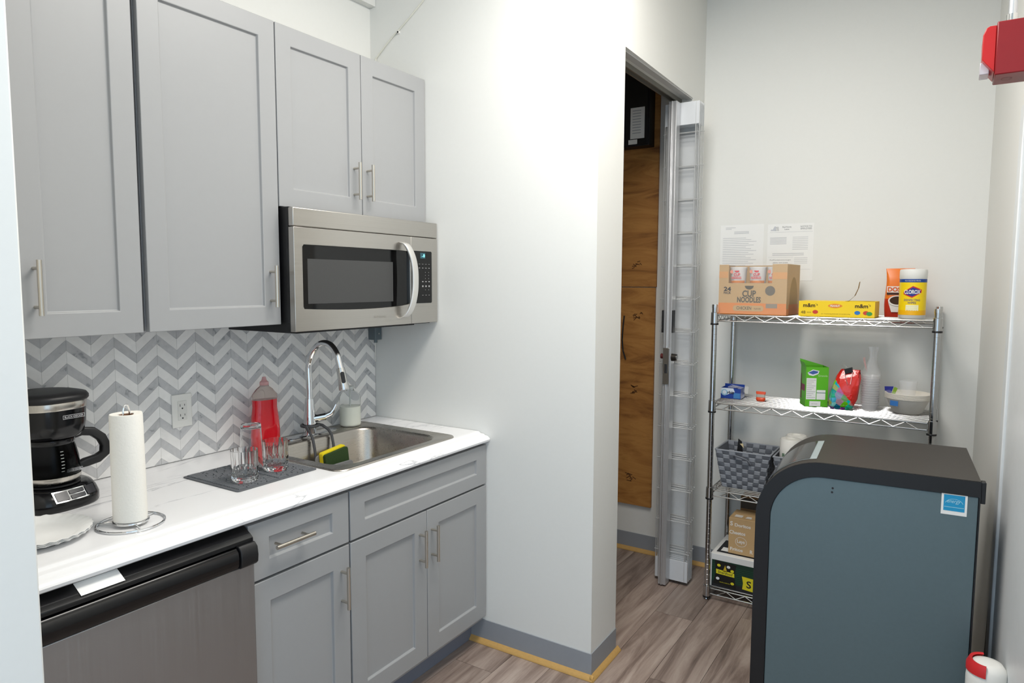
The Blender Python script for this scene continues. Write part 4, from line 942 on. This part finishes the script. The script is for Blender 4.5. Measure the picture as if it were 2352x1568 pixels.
# plastic cups in a bag
a = un(1995, 945, 'z', S2)
t = thing('plastic_cup_sleeve', 'sleeve of clear plastic cups in a tied clear bag on the second shelf', 'plastic cups', (a[0]+.037, a[1], S2), R0)
CUPC = mat('frosted_cup_plastic', (226, 224, 224), .15, 0, .02, alpha=.55, spec=.8)
m = M()
for i in range(13):
    z = .0015+i*.0105; m.lathe([(.026+.0004*0, z), (.0365, z+.028), (.0378, z+.030), (.0365, z+.031)], n=24, cap0=(i == 0), cap1=False)
cs_ = obj('nested_cups', m, CUPC, t, angle=50); tag(cs_, kind='stuff')
m = M(); L = []
for r, z, k in ((.038, .001, .05), (.041, .03, .04), (.041, .14, .05), (.038, .17, .1), (.022, .2, .2), (.012, .24, .3), (.016, .285, .45)):
    L.append([(r*(1+k*math.sin(5*q+z*30))*math.cos(q)+(.004 if z > .2 else 0), r*(1+k*math.sin(5*q+z*30))*math.sin(q), z) for q in np.linspace(0, 2*PI, 31)[:-1]])
m.loft(L, False, False); obj('clear_bag', m, mat('bag_film', (245, 244, 246), .15, 0, 0, alpha=.22, spec=1), t, angle=60)
m = M(); m.add([(-.026, -.02, .2), (-.034, -.02, .235), (-.026, -.02, .24), (-.014, -.02, .17)], [(0, 1, 2, 3)]); obj('pink_bag_tail', m, mat('pink_film', (226, 150, 144), .3, 0, 0, alpha=.45), t)
# bowls in film, a cup and a wrapper on them
a = un(2081, 955, 'z', S2); BX, BY = a[0]+.075, a[1]
t = thing('bowl_stack', 'stack of white foam bowls in clear film at the right end of the second shelf', 'bowls', (BX, BY, S2), R0)
FOAM = mat('cream_foam', (232, 226, 214), .7, 0, .02)
m = M()
for i in range(5):
    z = .001+i*.005; m.lathe([(.045, z), (.058, z+.008), (.082, z+.062), (.088, z+.066), (.090, z+.068), (.088, z+.070), (.080, z+.0655), (.056, z+.0105), (.044, z+.0025)], n=40)
bs = obj('bowls', m, FOAM, t, angle=50); tag(bs, kind='stuff')
m = M(); m.lathe([(.05, .001), (.068, .012), (.089, .05), (.0925, .092), (.07, .097)], n=40, cap0=False, cap1=False); obj('clear_film', m, mat('bowl_film', (244, 244, 246), .12, 0, .0, alpha=.16, spec=1), t, angle=60)
m = M(); m.loft([[(.0925*math.sin(q), -.0925*math.cos(q), z) for q in np.linspace(-.75, -.35, 8)] for z in (.04, .062)], False, False, closed=False); obj('blue_sticker', m, mat('sticker_blue', (60, 120, 190), .4), t)
t = thing('clear_cup', 'single clear plastic cup standing in the white bowls', 'cup', (BX+.01, BY+.002, S2+.0285), R0)
m = M(); m.lathe([(.024, 0), (.034, .09), (.0355, .112), (.0345, .114)], n=26, cap1=False); obj('cup_wall', m, mat('clear_cup_plastic', (240, 240, 242), .08, 0, 0, alpha=.28, spec=1), t, angle=60)
t = thing('snack_wrapper', 'small blue and green wrapper lying in the white bowls', 'wrapper', (BX+.01, BY+.062, S2+.076), R0)
m = M(); m.loft([[(-.028, 0, .012), (-.004, -.01, 0), (-.002, .008, .003)], [(-.03, 0, .034), (.006, -.01, .036), (.004, .008, .036)]]); obj('blue_half', m, mat('wrapper_blue', (44, 50, 140), .3), t)
m = M(); m.loft([[(-.002, -.01, 0), (.012, -.008, .002), (.006, .008, .004)], [(.008, -.01, .035), (.022, -.006, .03), (.012, .008, .034)]]); obj('green_half', m, mat('wrapper_green', (140, 176, 60), .3), t)

# --- third shelf: woven baskets and toilet rolls
WV1 = mat('grey_strap', (146, 150, 158), .65, 0, .06, 160, .2); WV2 = mat('dark_grey_strap', (104, 108, 116), .65, 0, .06, 160, .2)
def basket(loc, label, rz):
    t = thing('woven_basket', label, 'basket', loc, rz, 'grey woven baskets')
    wt, wb, dt, db, h = .252, .19, .22, .17, .185
    def P(s, u, f, e):         # side s, u in 0..1 along the side, f height 0..1, e outward
        hw, hd = (wb+(wt-wb)*f)/2, (db+(dt-db)*f)/2; z = h*f
        return {0: (-hw+2*hw*u, -hd-e, z), 1: (hw+e, -hd+2*hd*u, z), 2: (hw-2*hw*u, hd+e, z), 3: (-hw-e, hd-2*hd*u, z)}[s]
    m = M()
    for s in range(4):
        m.loft([[P(s, 0, 0, 0), P(s, 1, 0, 0), P(s, 1, 1, 0), P(s, 0, 1, 0)], [P(s, 0, 0, -.003), P(s, 1, 0, -.003), P(s, 1, 1, -.003), P(s, 0, 1, -.003)]])
    m.box(-wb/2, wb/2, -db/2, db/2, .001, .004); obj('lining', m, WV2, t)
    mm = [M(), M()]
    for s in range(4):
        nu = 8
        for i in range(nu):
            for j in range(9):
                g = (i+j) % 2; u0, u1, f0, f1 = i/nu, (i+1)/nu, j/9, (j+1)/9; e = .0035 if g == 0 else .002; q = .0012
                A = [P(s, u0, f0, 0), P(s, u1, f0, 0), P(s, u1, f1, 0), P(s, u0, f1, 0)]; du = (u1-u0)*.1; df = (f1-f0)*.12
                B = [P(s, u0+du, f0+df, e), P(s, u1-du, f0+df, e), P(s, u1-du, f1-df, e), P(s, u0+du, f1-df, e)]
                mm[g].loft([A, B], False, True)
                C = [P(s, u0+du, f0+df, -.003-e), P(s, u1-du, f0+df, -.003-e), P(s, u1-du, f1-df, -.003-e), P(s, u0+du, f1-df, -.003-e)]
                if s == 2: mm[1-g].loft([[P(s, u0, f0, -.003), P(s, u1, f0, -.003), P(s, u1, f1, -.003), P(s, u0, f1, -.003)], C], False, True)
    for g in (0, 1): tag(obj('weave', mm[g], (WV1, WV2)[g], t), kind='stuff')
    rim = M(); rim.tube([(-wt/2, -dt/2, h), (wt/2, -dt/2, h), (wt/2, dt/2, h), (-wt/2, dt/2, h)], .0042, 8, True)
    rim = M()
    for a, b in (((-1, -1), (1, -1)), ((1, -1), (1, 1)), ((1, 1), (-1, 1)), ((-1, 1), (-1, -1))): rim.cyl((a[0]*wt/2, a[1]*dt/2, h), (b[0]*wt/2, b[1]*dt/2, h), .0042, n=8)
    obj('rim', rim, WV1, t)
    for x in (0,):
        hm = M(); hm.tube([(-.038, -dt/2-.004, h-.022), (-.028, -dt/2-.016, h-.016), (.0, -dt/2-.02, h-.02), (.028, -dt/2-.016, h-.03), (.04, -dt/2-.004, h-.05)], .005, 6); obj('handle', hm, WV2, t)
    return t
basket((1.085, -1.428, Z3), 'grey woven basket at the left end of the third shelf', R0)
basket((1.085, -1.695, Z3), 'grey woven basket holding toilet rolls, right of the other basket', R0)
o = M(); o.loft([[(1.06, -1.40, .60), (1.10, -1.40, .60), (1.10, -1.37, .60), (1.06, -1.37, .60)], [(1.065, -1.405, .765), (1.09, -1.405, .755), (1.09, -1.39, .755), (1.065, -1.39, .765)]])
t = thing('snack_pouch', 'dark packet with a cream corner sticking up in the left basket', 'packet', (1.08, -1.39, .56), world=True)
o = M(); o.loft([[(1.06, -1.42, .56), (1.10, -1.42, .56), (1.10, -1.37, .56), (1.06, -1.37, .56)], [(1.07, -1.402, .765), (1.074, -1.402, .76), (1.074, -1.385, .77), (1.07, -1.385, .778)]]); obj('pouch', o, DARK, t)
o = M(); o.add([(1.0595, -1.415, .735), (1.0595, -1.395, .755), (1.0605, -1.41, .758)], [(0, 1, 2)]); obj('cream_corner', o, mat('cream_print', (226, 206, 160), .5), t)
for i, (x, y, lab) in enumerate(((1.036, -1.632, 'white toilet roll pack with green print, front left in the right basket'), (1.134, -1.640, 'white toilet roll behind the front one in the right basket'), (1.06, -1.745, 'white toilet roll half hidden behind the appliance in the right basket'))):
    t = thing('toilet_roll', lab, 'toilet roll', (x, y, Z3+.165), R0, 'wrapped toilet rolls')
    m = M(); r = .047; m.lathe([(.02, .003), (r-.004, 0), (r, .006), (r, .095), (r-.005, .102), (.022, .1035), (.02, .098)], n=30); obj('roll', m, TOWEL, t, angle=50)
    m = M(); m.lathe([(r+.001, .004), (r+.0012, .098), (r-.01, .107), (.012, .112)], n=30, cap0=False, cap1=False); obj('film', m, MATS['bowl_film'], t, angle=60)
    if i == 0: text('RO', -.012, -r-.0015, .032, .016, mat('green_ink', (60, 100, 70), .5), t, w=.03, bold=.03)
# support rolls lower in the right basket
for y in (-1.65, -1.74):
    t = thing('toilet_roll', 'white toilet roll low in the right basket, '+('left one' if y > -1.7 else 'right one')+' under the others', 'toilet roll', (1.085, y, Z3+.006), R0, 'toilet rolls at the bottom of the basket')
    m = M(); m.lathe([(.02, .003), (.037, 0), (.040, .006), (.040, .15), (.037, .156), (.02, .157)], n=24); obj('roll', m, TOWEL, t, angle=50)

# --- bottom shelf
t = thing('popcorn_carton', 'white-edged dark green popcorn carton on the bottom shelf', 'box', (.948, -1.54, Z4), R0)
w, d, h = .478, .29, .166; WC = mat('white_carton', (232, 232, 230), .5, 0, .02); DG = mat('dark_green_print', (18, 52, 38), .4, 0, .1)
obj('carton', M().box(-w/2, w/2, 0, d, .001, h), WC, t, .002)
m = M(); m.quad(-w/2+.008, w/2-.008, .004, h-.03, -.0006); obj('green_panel', m, DG, t)
m = M()
for i in range(9): m.quad(-w/2+.01, w/2-.01, .04+i*.009, .0415+i*.009, -.0009)
tag(obj('green_lines', m, mat('mid_green_print', (40, 92, 66), .4), t), kind='stuff')
m = M(); m.quad(-w/2+.01, w/2-.01, .004, .03, -.001); obj('black_footer', m, INK, t)
bx = -w/2+.072
m = M(); m.add([(bx-.05, -.0012, .135), (bx+.052, -.0012, .128), (bx+.045, -.0012, .07), (bx+.055, -.0012, .008), (bx-.055, -.0012, .018), (bx-.045, -.0012, .07)], [tuple(range(6))]); obj('bag_print', m, mat('bag_print_black', (24, 26, 24), .25), t)
m = M(); m.add([(bx-.042, -.0015, .07), (bx+.045, -.0015, .066), (bx+.044, -.0015, .086), (bx-.043, -.0015, .092)], [(0, 1, 2, 3)]); obj('yellow_banner', m, mat('yellow_print', (232, 220, 44), .4), t)
text('Smartfood', bx+.001, -.0018, .079, .013, INK, t, w=.07, bold=.01, shear=.2, tilt=-.05)
for x, z, c in ((-.03, .112, 0), (.016, .112, 1), (.034, .095, 0), (-.034, .046, 1), (.036, .034, 0)):
    m = M(); m.disc((bx+x, -.0016, z), .0085, 12, ry=.007); obj('popcorn_print', m, MATS['yellow_print'] if c == 0 else PAPER, t)
m = M(); m.add([(bx-.01, -.0015, .086), (bx, -.0015, .118), (bx+.01, -.0015, .086)], [(0, 1, 2)]); obj('corn_print', m, mat('corn_print', (206, 176, 40), .4), t)
text('WHITE CHEDDAR', bx, -.0016, .03, .004, mat('yellow_print', (0, 0, 0)), t, w=.05)
m = M(); m.add([(-w/2+.155, -.0014, .02), (-w/2+.23, -.0014, .014), (-w/2+.23, -.0014, .078), (-w/2+.152, -.0014, .082), (-w/2+.158, -.0014, .05)], [tuple(range(5))]); obj('yellow_label', m, MATS['yellow_print'], t)
text('S', -w/2+.185, -.0018, .048, .035, INK, t, w=.022, bold=.02)
m = M(); m.add([(-w/2+.02, .03, h+.0012), (.1, .03, h+.0012), (.1, .2, h+.0012), (-w/2+.02, .2, h+.0012)], [(0, 1, 2, 3)]); obj('black_top_label', m, INK, t)
m = M(); m.add([(-w/2+.035, .05, h+.0016), (-w/2+.11, .05, h+.0016), (-w/2+.11, .1, h+.0016), (-w/2+.035, .1, h+.0016)], [(0, 1, 2, 3)]); obj('barcode_label', m, PAPER, t)
t = thing('chips_carton', 'kraft snack carton with white printed logos on top of the popcorn carton', 'box', (.985, -1.48, Z4+h+.0022), R0)
w, d, h2 = .212, .14, .178
obj('carton', M().box(-w/2, w/2, 0, d, .0005, h2), KRAFT, t, .002); WI = mat('white_ink', (236, 230, 220), .6)
for s, x, z, hh, ww in (('Doritos', -.040, .146, .016, .075), ('Cheetos', -.064, .108, .018, .075), ('Lays', -.046, .065, .022, .036), ('Fritos', -.066, .025, .016, .06), ('R', .004, .026, .018, .014), ('S', -.093, .15, .022, .013)): text(s, x, -.0008, z, hh, WI, t, w=ww, bold=.03)
m = M(); n = 28
for r0, r1 in ((.027, .025),):
    m.loft([[(-.046+r*math.cos(q), -.0007, .065+r*.88*math.sin(q)) for q in np.linspace(0, 2*PI, n+1)[:-1]] for r in (r0, r1)], False, False); obj('logo_ring', m, WI, t)
m = M(); m.add([(-.086, .02, h2+.0011), (-.05, .02, h2+.0011), (-.05, .055, h2+.0011), (-.086, .055, h2+.0011)], [(0, 1, 2, 3)]); m.add([(-.035, .02, h2+.0011), (-.005, .02, h2+.0011), (-.01, .05, h2+.0011), (-.03, .05, h2+.0011)], [(0, 1, 2, 3)]); tag(obj('top_logos', m, WI, t), kind='stuff')
t = thing('open_carton', 'opened brown carton with dark print behind the kraft snack carton', 'box', (1.135, -1.47, Z4+h+.0022), R0)
obj('carton', M().box(-.08, .14, 0, .09, .0005, .245), KRAFTD, t, .002)
m = M(); m.quad(-.078, .138, .185, .24, -.0008); obj('dark_print', m, mat('faded_black_print', (70, 62, 54), .7), t)

# --- notices on the far wall
XN = XS-.0005
def pcorner(px, py): return un(px, py, 'x', XN)
a = pcorner(1656, 518); ln = [(.12, .35, .05, .0018), (.12, .26, .075, .0018)] + [(.32, .66, .125+.018*i, .0016) for i in range(3)] + [(.06, .6+.3*((i*7) % 5)/5, .24+.033*i, .0016) for i in range(20)]
t = note('posted_notice', 'printed white notice on the far wall, left of the pair', (a[1], a[2]-.2794, a[1]-.2159, a[2]), XN, ln)
a = pcorner(1764, 515.5)
y0, z1 = a[1], a[2]; ln = [(.05, .97, .145, .0008)] + [(.06, .42, .24+.022*i, .0018) for i in range(6)] + [(.55, .88, .24+.03*i, .0014) for i in range(8)] + [(.12, .8, .52+.028*i, .002) for i in range(2)] + [(.6, .88, .6+.03*i, .0014) for i in range(4)] + [(.03, .58, .585, .0006), (.03, .58, .73, .0006), (.05, .95, .80, .0008)]
t = note('posted_notice', 'white notice with a logo at its top left, right of the pair on the wall', (y0, z1-.2794, y0-.2159, z1), XN, ln)
def ntext(s, u, v, h, w=None, mt=INKG): text(s, XN-.0012, y0-.2159*u, z1-.2794*v, h, mt, t, w=w, rot=RX)
ntext('NEW\nYORK\nSTATE', .21, .085, .02, .016); ntext('Paid Family\nLeave', .42, .075, .018, .042); ntext('NOTICE TO\nEMPLOYEES', .83, .075, .018, .052)
ntext('PaidFamilyLeave.ny.gov', .3, .635, .006, .1); ntext('(844) 337-6303', .3, .685, .006, .07)
m = M(); yy0 = y0-.2159*.06
m.add([(XN-.0011, yy0, z1-.032), (XN-.0011, yy0-.004, z1-.026), (XN-.0011, yy0-.012, z1-.026), (XN-.0011, yy0-.018, z1-.012), (XN-.0011, yy0-.025, z1-.011), (XN-.0011, yy0-.026, z1-.034)], [tuple(range(6))]); obj('state_outline_print', m, mat('pale_logo_grey', (200, 202, 208), .7), t)

# ================================================================== tall dark appliance in front of the shelving
TH = PI+math.atan(.06)
ax_, ay_ = .112, -2.328; wv = np.array([math.cos(math.atan(.06)), math.sin(math.atan(.06))]); uv = np.array([-wv[1], wv[0]])
Wd, Dp, Ht = .486, .632, .95
ctr = np.array([ax_, ay_])+wv*Wd/2+uv*Dp/2
t = thing('beverage_appliance', 'tall grey-sided black appliance with a rounded front top edge and energy sticker', 'appliance', (ctr[0], ctr[1], 0), TH)
AB = mat('appliance_black', (26, 27, 30), .42, 0, .08, 120, .08); AT = mat('appliance_top', (58, 54, 50), .5, 0, .08, 200, .12); AG = mat('appliance_grey', (98, 116, 122), .42, .25, .05, 90, .04)
Rr = .205
def outline(off, rad, y1, z0):
    f = -Dp/2+off; top = Ht-off; pts = [(f, z0)]
    for i in range(17):
        q = PI-PI/2*i/16; pts.append((f+rad+rad*math.cos(q), top-rad+rad*math.sin(q)))
    return pts+[(y1, top), (y1, z0)]
m = M(); m.prism(outline(0, Rr, Dp/2, .03), 'x', -Wd/2, Wd/2-.012); obj('shell', m, AB, t, .002, angle=25)
m = M(); o1 = outline(0, Rr, Dp/2, .03); fr = outline(.046, Rr-.046, Dp/2-.004, .03)
m.loft([[(Wd/2-.012, a, b) for a, b in o1], [(Wd/2, a, b) for a, b in o1], [(Wd/2, a, b) for a, b in fr], [(Wd/2-.004, a, b) for a, b in fr]], False, False); obj('side_frame', m, AB, t, angle=30)
m = M(); fr2 = outline(.047, Rr-.047, Dp/2-.005, .031); m.prism(fr2, 'x', Wd/2-.014, Wd/2-.0025); obj('side_panel', m, AG, t, .002, angle=25)
topm = M(); tp = [(-Dp/2+Rr+Rr*math.cos(q), Ht-Rr+Rr*math.sin(q)) for q in np.linspace(PI*.78, PI/2, 9)]+[(Dp/2-.001, Ht)]
topm.loft([[(-Wd/2+.004, a, b+.0015) for a, b in tp], [(Wd/2-.004, a, b+.0015) for a, b in tp], [(Wd/2-.004, a, b-.001) for a, b in tp], [(-Wd/2+.004, a, b-.001) for a, b in tp], [(-Wd/2+.004, a, b+.0015) for a, b in tp]], False, False, closed=False); obj('top_cover', topm, AT, t, angle=40)
def arcstrip(x0, x1, q0, q1, e, e2=None):
    P = lambda x, q: (x, -Dp/2+Rr+(Rr+e)*math.cos(q), Ht-Rr+(Rr+e)*math.sin(q))
    qs = np.linspace(q0, q1, 9); m = M()
    m.loft([[P(x0, q) for q in qs], [P(x1, q) for q in qs]], False, False, closed=False); return m
def deg(a): return math.radians(a)
obj('display_bezel', arcstrip(-.11, .19, deg(148), deg(97), .0026), mat('bezel_pale_grey', (176, 188, 192), .35, .2), t)
obj('display_glass', arcstrip(-.104, .184, deg(147), deg(103), .0036), mat('display_smoky', (66, 64, 62), .1), t)
m = M()
for dz in (.0, -.0135): m.disc((Wd/2-.0020, -Dp/2+.235+dz*.1, .872+dz), .0035, 12, ax='x')
tag(obj('screw_holes', m, INK, t), kind='stuff')
stk = obj('energy_sticker', M().box(Wd/2-.0024, Wd/2-.0016, Dp/2-.098, Dp/2-.032, .840, .907), PAPER, t)
m = M(); m.add([(Wd/2-.0013, Dp/2-.092, .852), (Wd/2-.0013, Dp/2-.038, .852), (Wd/2-.0013, Dp/2-.038, .901), (Wd/2-.0013, Dp/2-.092, .901)], [(0, 1, 2, 3)]); obj('blue_square', m, mat('sticker_cyan', (30, 150, 200), .4), stk)
m = M(); q = np.linspace(.25, PI-.25, 16); m.loft([[(Wd/2-.0011, Dp/2-.065-r*math.cos(a), .872+r*.75*math.sin(a)) for a in q] for r in (.0235, .0222)], False, False, closed=False); m.add([(Wd/2-.0011, Dp/2-.09, .863), (Wd/2-.0011, Dp/2-.04, .863), (Wd/2-.0011, Dp/2-.04, .8645), (Wd/2-.0011, Dp/2-.09, .8645)], [(0, 1, 2, 3)]); tag(obj('sticker_lines', m, mat('sticker_pale', (170, 220, 236), .4), stk), kind='stuff')
YX = Matrix(((0, 0, 1, 0), (1, 0, 0, 0), (0, 1, 0, 0), (0, 0, 0, 1)))     # lettering that faces +x
text('energy', Wd/2-.0010, Dp/2-.066, .879, .011, MATS['sticker_pale'], stk, w=.034, rot=YX, shear=.3)
obj('rear_hinge', M().box(Wd/2-.03, Wd/2-.001, Dp/2, Dp/2+.012, .885, .95), AB, t, .002)
for x in (-Wd/2+.05, Wd/2-.05):
    for y in (-Dp/2+.06, Dp/2-.06): obj('foot', M().cyl((x, y, 0), (x, y, .031), .02, n=14), BLKM, t)

# ================================================================== right wall: fire alarm, door casing, dark strip, white bin
t = thing('fire_alarm', 'red fire alarm horn strobe on a red box high on the right wall', 'fire alarm', (.09, -2.35, 2.1), world=True)
FR = mat('alarm_red', (126, 12, 22), .4, 0, .05); FR2 = mat('alarm_bright_red', (176, 24, 26), .35, 0, .04)
A0 = un(2284, 172, 'x', .03); A1 = un(2286, 50, 'x', .03); za, zb = A0[2], A1[2]; ya = A0[1]
obj('back_box', M().box(.03, .15, yright(.09)+.004, ya, za, zb), FR, t, .003)
L0 = un(2253, 180, 'x', .05)
obj('horn_plate', M().prism([(ya+.0005, za+.008), (L0[1], za+.045), (L0[1]+.001, zb-.03), (L0[1]-.006, zb-.012), (L0[1]-.014, zb-.008), (ya+.0005, zb-.008)], 'x', .034, .146), FR2, t, .002)
obj('strobe_lens', M().box(.06, .12, ya+.012, L0[1]+.004, za+.012, za+.045), mat('strobe_clear', (225, 225, 235), .15, 0, 0, trans=.5), t, .002)
obj('conduit', M().cyl((.09, ya-.035, zb+.022), (.09, ya-.035, CEIL_Z-.001), .0105, n=18), mat('emt_conduit', (205, 208, 212), .3, .8), t)
obj('conduit_fitting', M().cyl((.09, ya-.035, zb), (.09, ya-.035, zb+.03), .0145, n=18), ZINC, t)
m = M(); m.loft([[(.09+r*math.cos(q), ya-.03+r*.8*math.sin(q), za-.0006) for q in np.linspace(0, 2*PI, 25)[:-1]] for r in (.016, .014)], False, False); obj('knockout_ring', m, mat('knockout', (120, 40, 40), .5), t)
XD = .356
m = M()
def rw(x, e): return (x, yright(x)+e)
m.prism([rw(XD, .0), rw(XD, .022), rw(XD-.065, .022), rw(XD-.065, .0)], 'z', .001, 2.075); m.prism([rw(XD-.0651, .0), rw(XD-.0651, .022), rw(-.66, .022), rw(-.66, 0)], 'z', 2.03, 2.075); m.prism([rw(-.6601, .0), rw(-.6601, .022), rw(-.72, .022), rw(-.72, 0)], 'z', .001, 2.075)
dr = struct('door_1', M().prism([rw(XD-.067, .001), rw(XD-.067, .014), rw(-.658, .014), rw(-.658, .001)], 'z', .008, 2.028), mat('white_door_paint', (226, 229, 230), .4), .001)
obj('casing', m, MATS['white_door_paint'], dr, .003)
obj('knob', M().cyl(rw(-.6, .014)+(1.0,), rw(-.6, .06)+(1.0,), .022, n=18), NICKEL, dr)
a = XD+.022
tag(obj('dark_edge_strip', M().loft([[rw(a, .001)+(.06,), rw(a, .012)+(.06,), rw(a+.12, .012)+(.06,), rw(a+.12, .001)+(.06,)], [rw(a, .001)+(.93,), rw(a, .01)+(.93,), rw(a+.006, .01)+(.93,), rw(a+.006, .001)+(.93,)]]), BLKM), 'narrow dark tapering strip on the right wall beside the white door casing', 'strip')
c = un(2263, 1540, 'x', -.02)
t = thing('white_bin', 'slim white container with a red rim at the bottom right corner', 'container', (-.02, c[1]-.004, 0))
zt = un(2263, 1517, 'x', -.02)[2]
m = M(); m.lathe([(.042, .001), (.045, .01), (.05, zt-.05), (.047, zt-.02), (.036, zt-.004), (.02, zt)], n=28); obj('body', m, WHT, t, angle=50)
m = M(); m.lathe([(.049, zt-.034), (.052, zt-.03), (.050, zt-.012), (.042, zt-.001), (.038, zt-.006)], n=28, cap0=False, cap1=False)
m2 = M(); m2.loft([[(r*math.cos(q), r*math.sin(q), z) for q in np.linspace(.2, PI-.1, 18)] for r, z in ((.0505, zt-.03), (.0505, zt-.012), (.043, zt+.004), (.036, zt+.001))], False, False, closed=False); obj('red_rim', m2, mat('rim_red', (206, 40, 44), .4), t, angle=60)
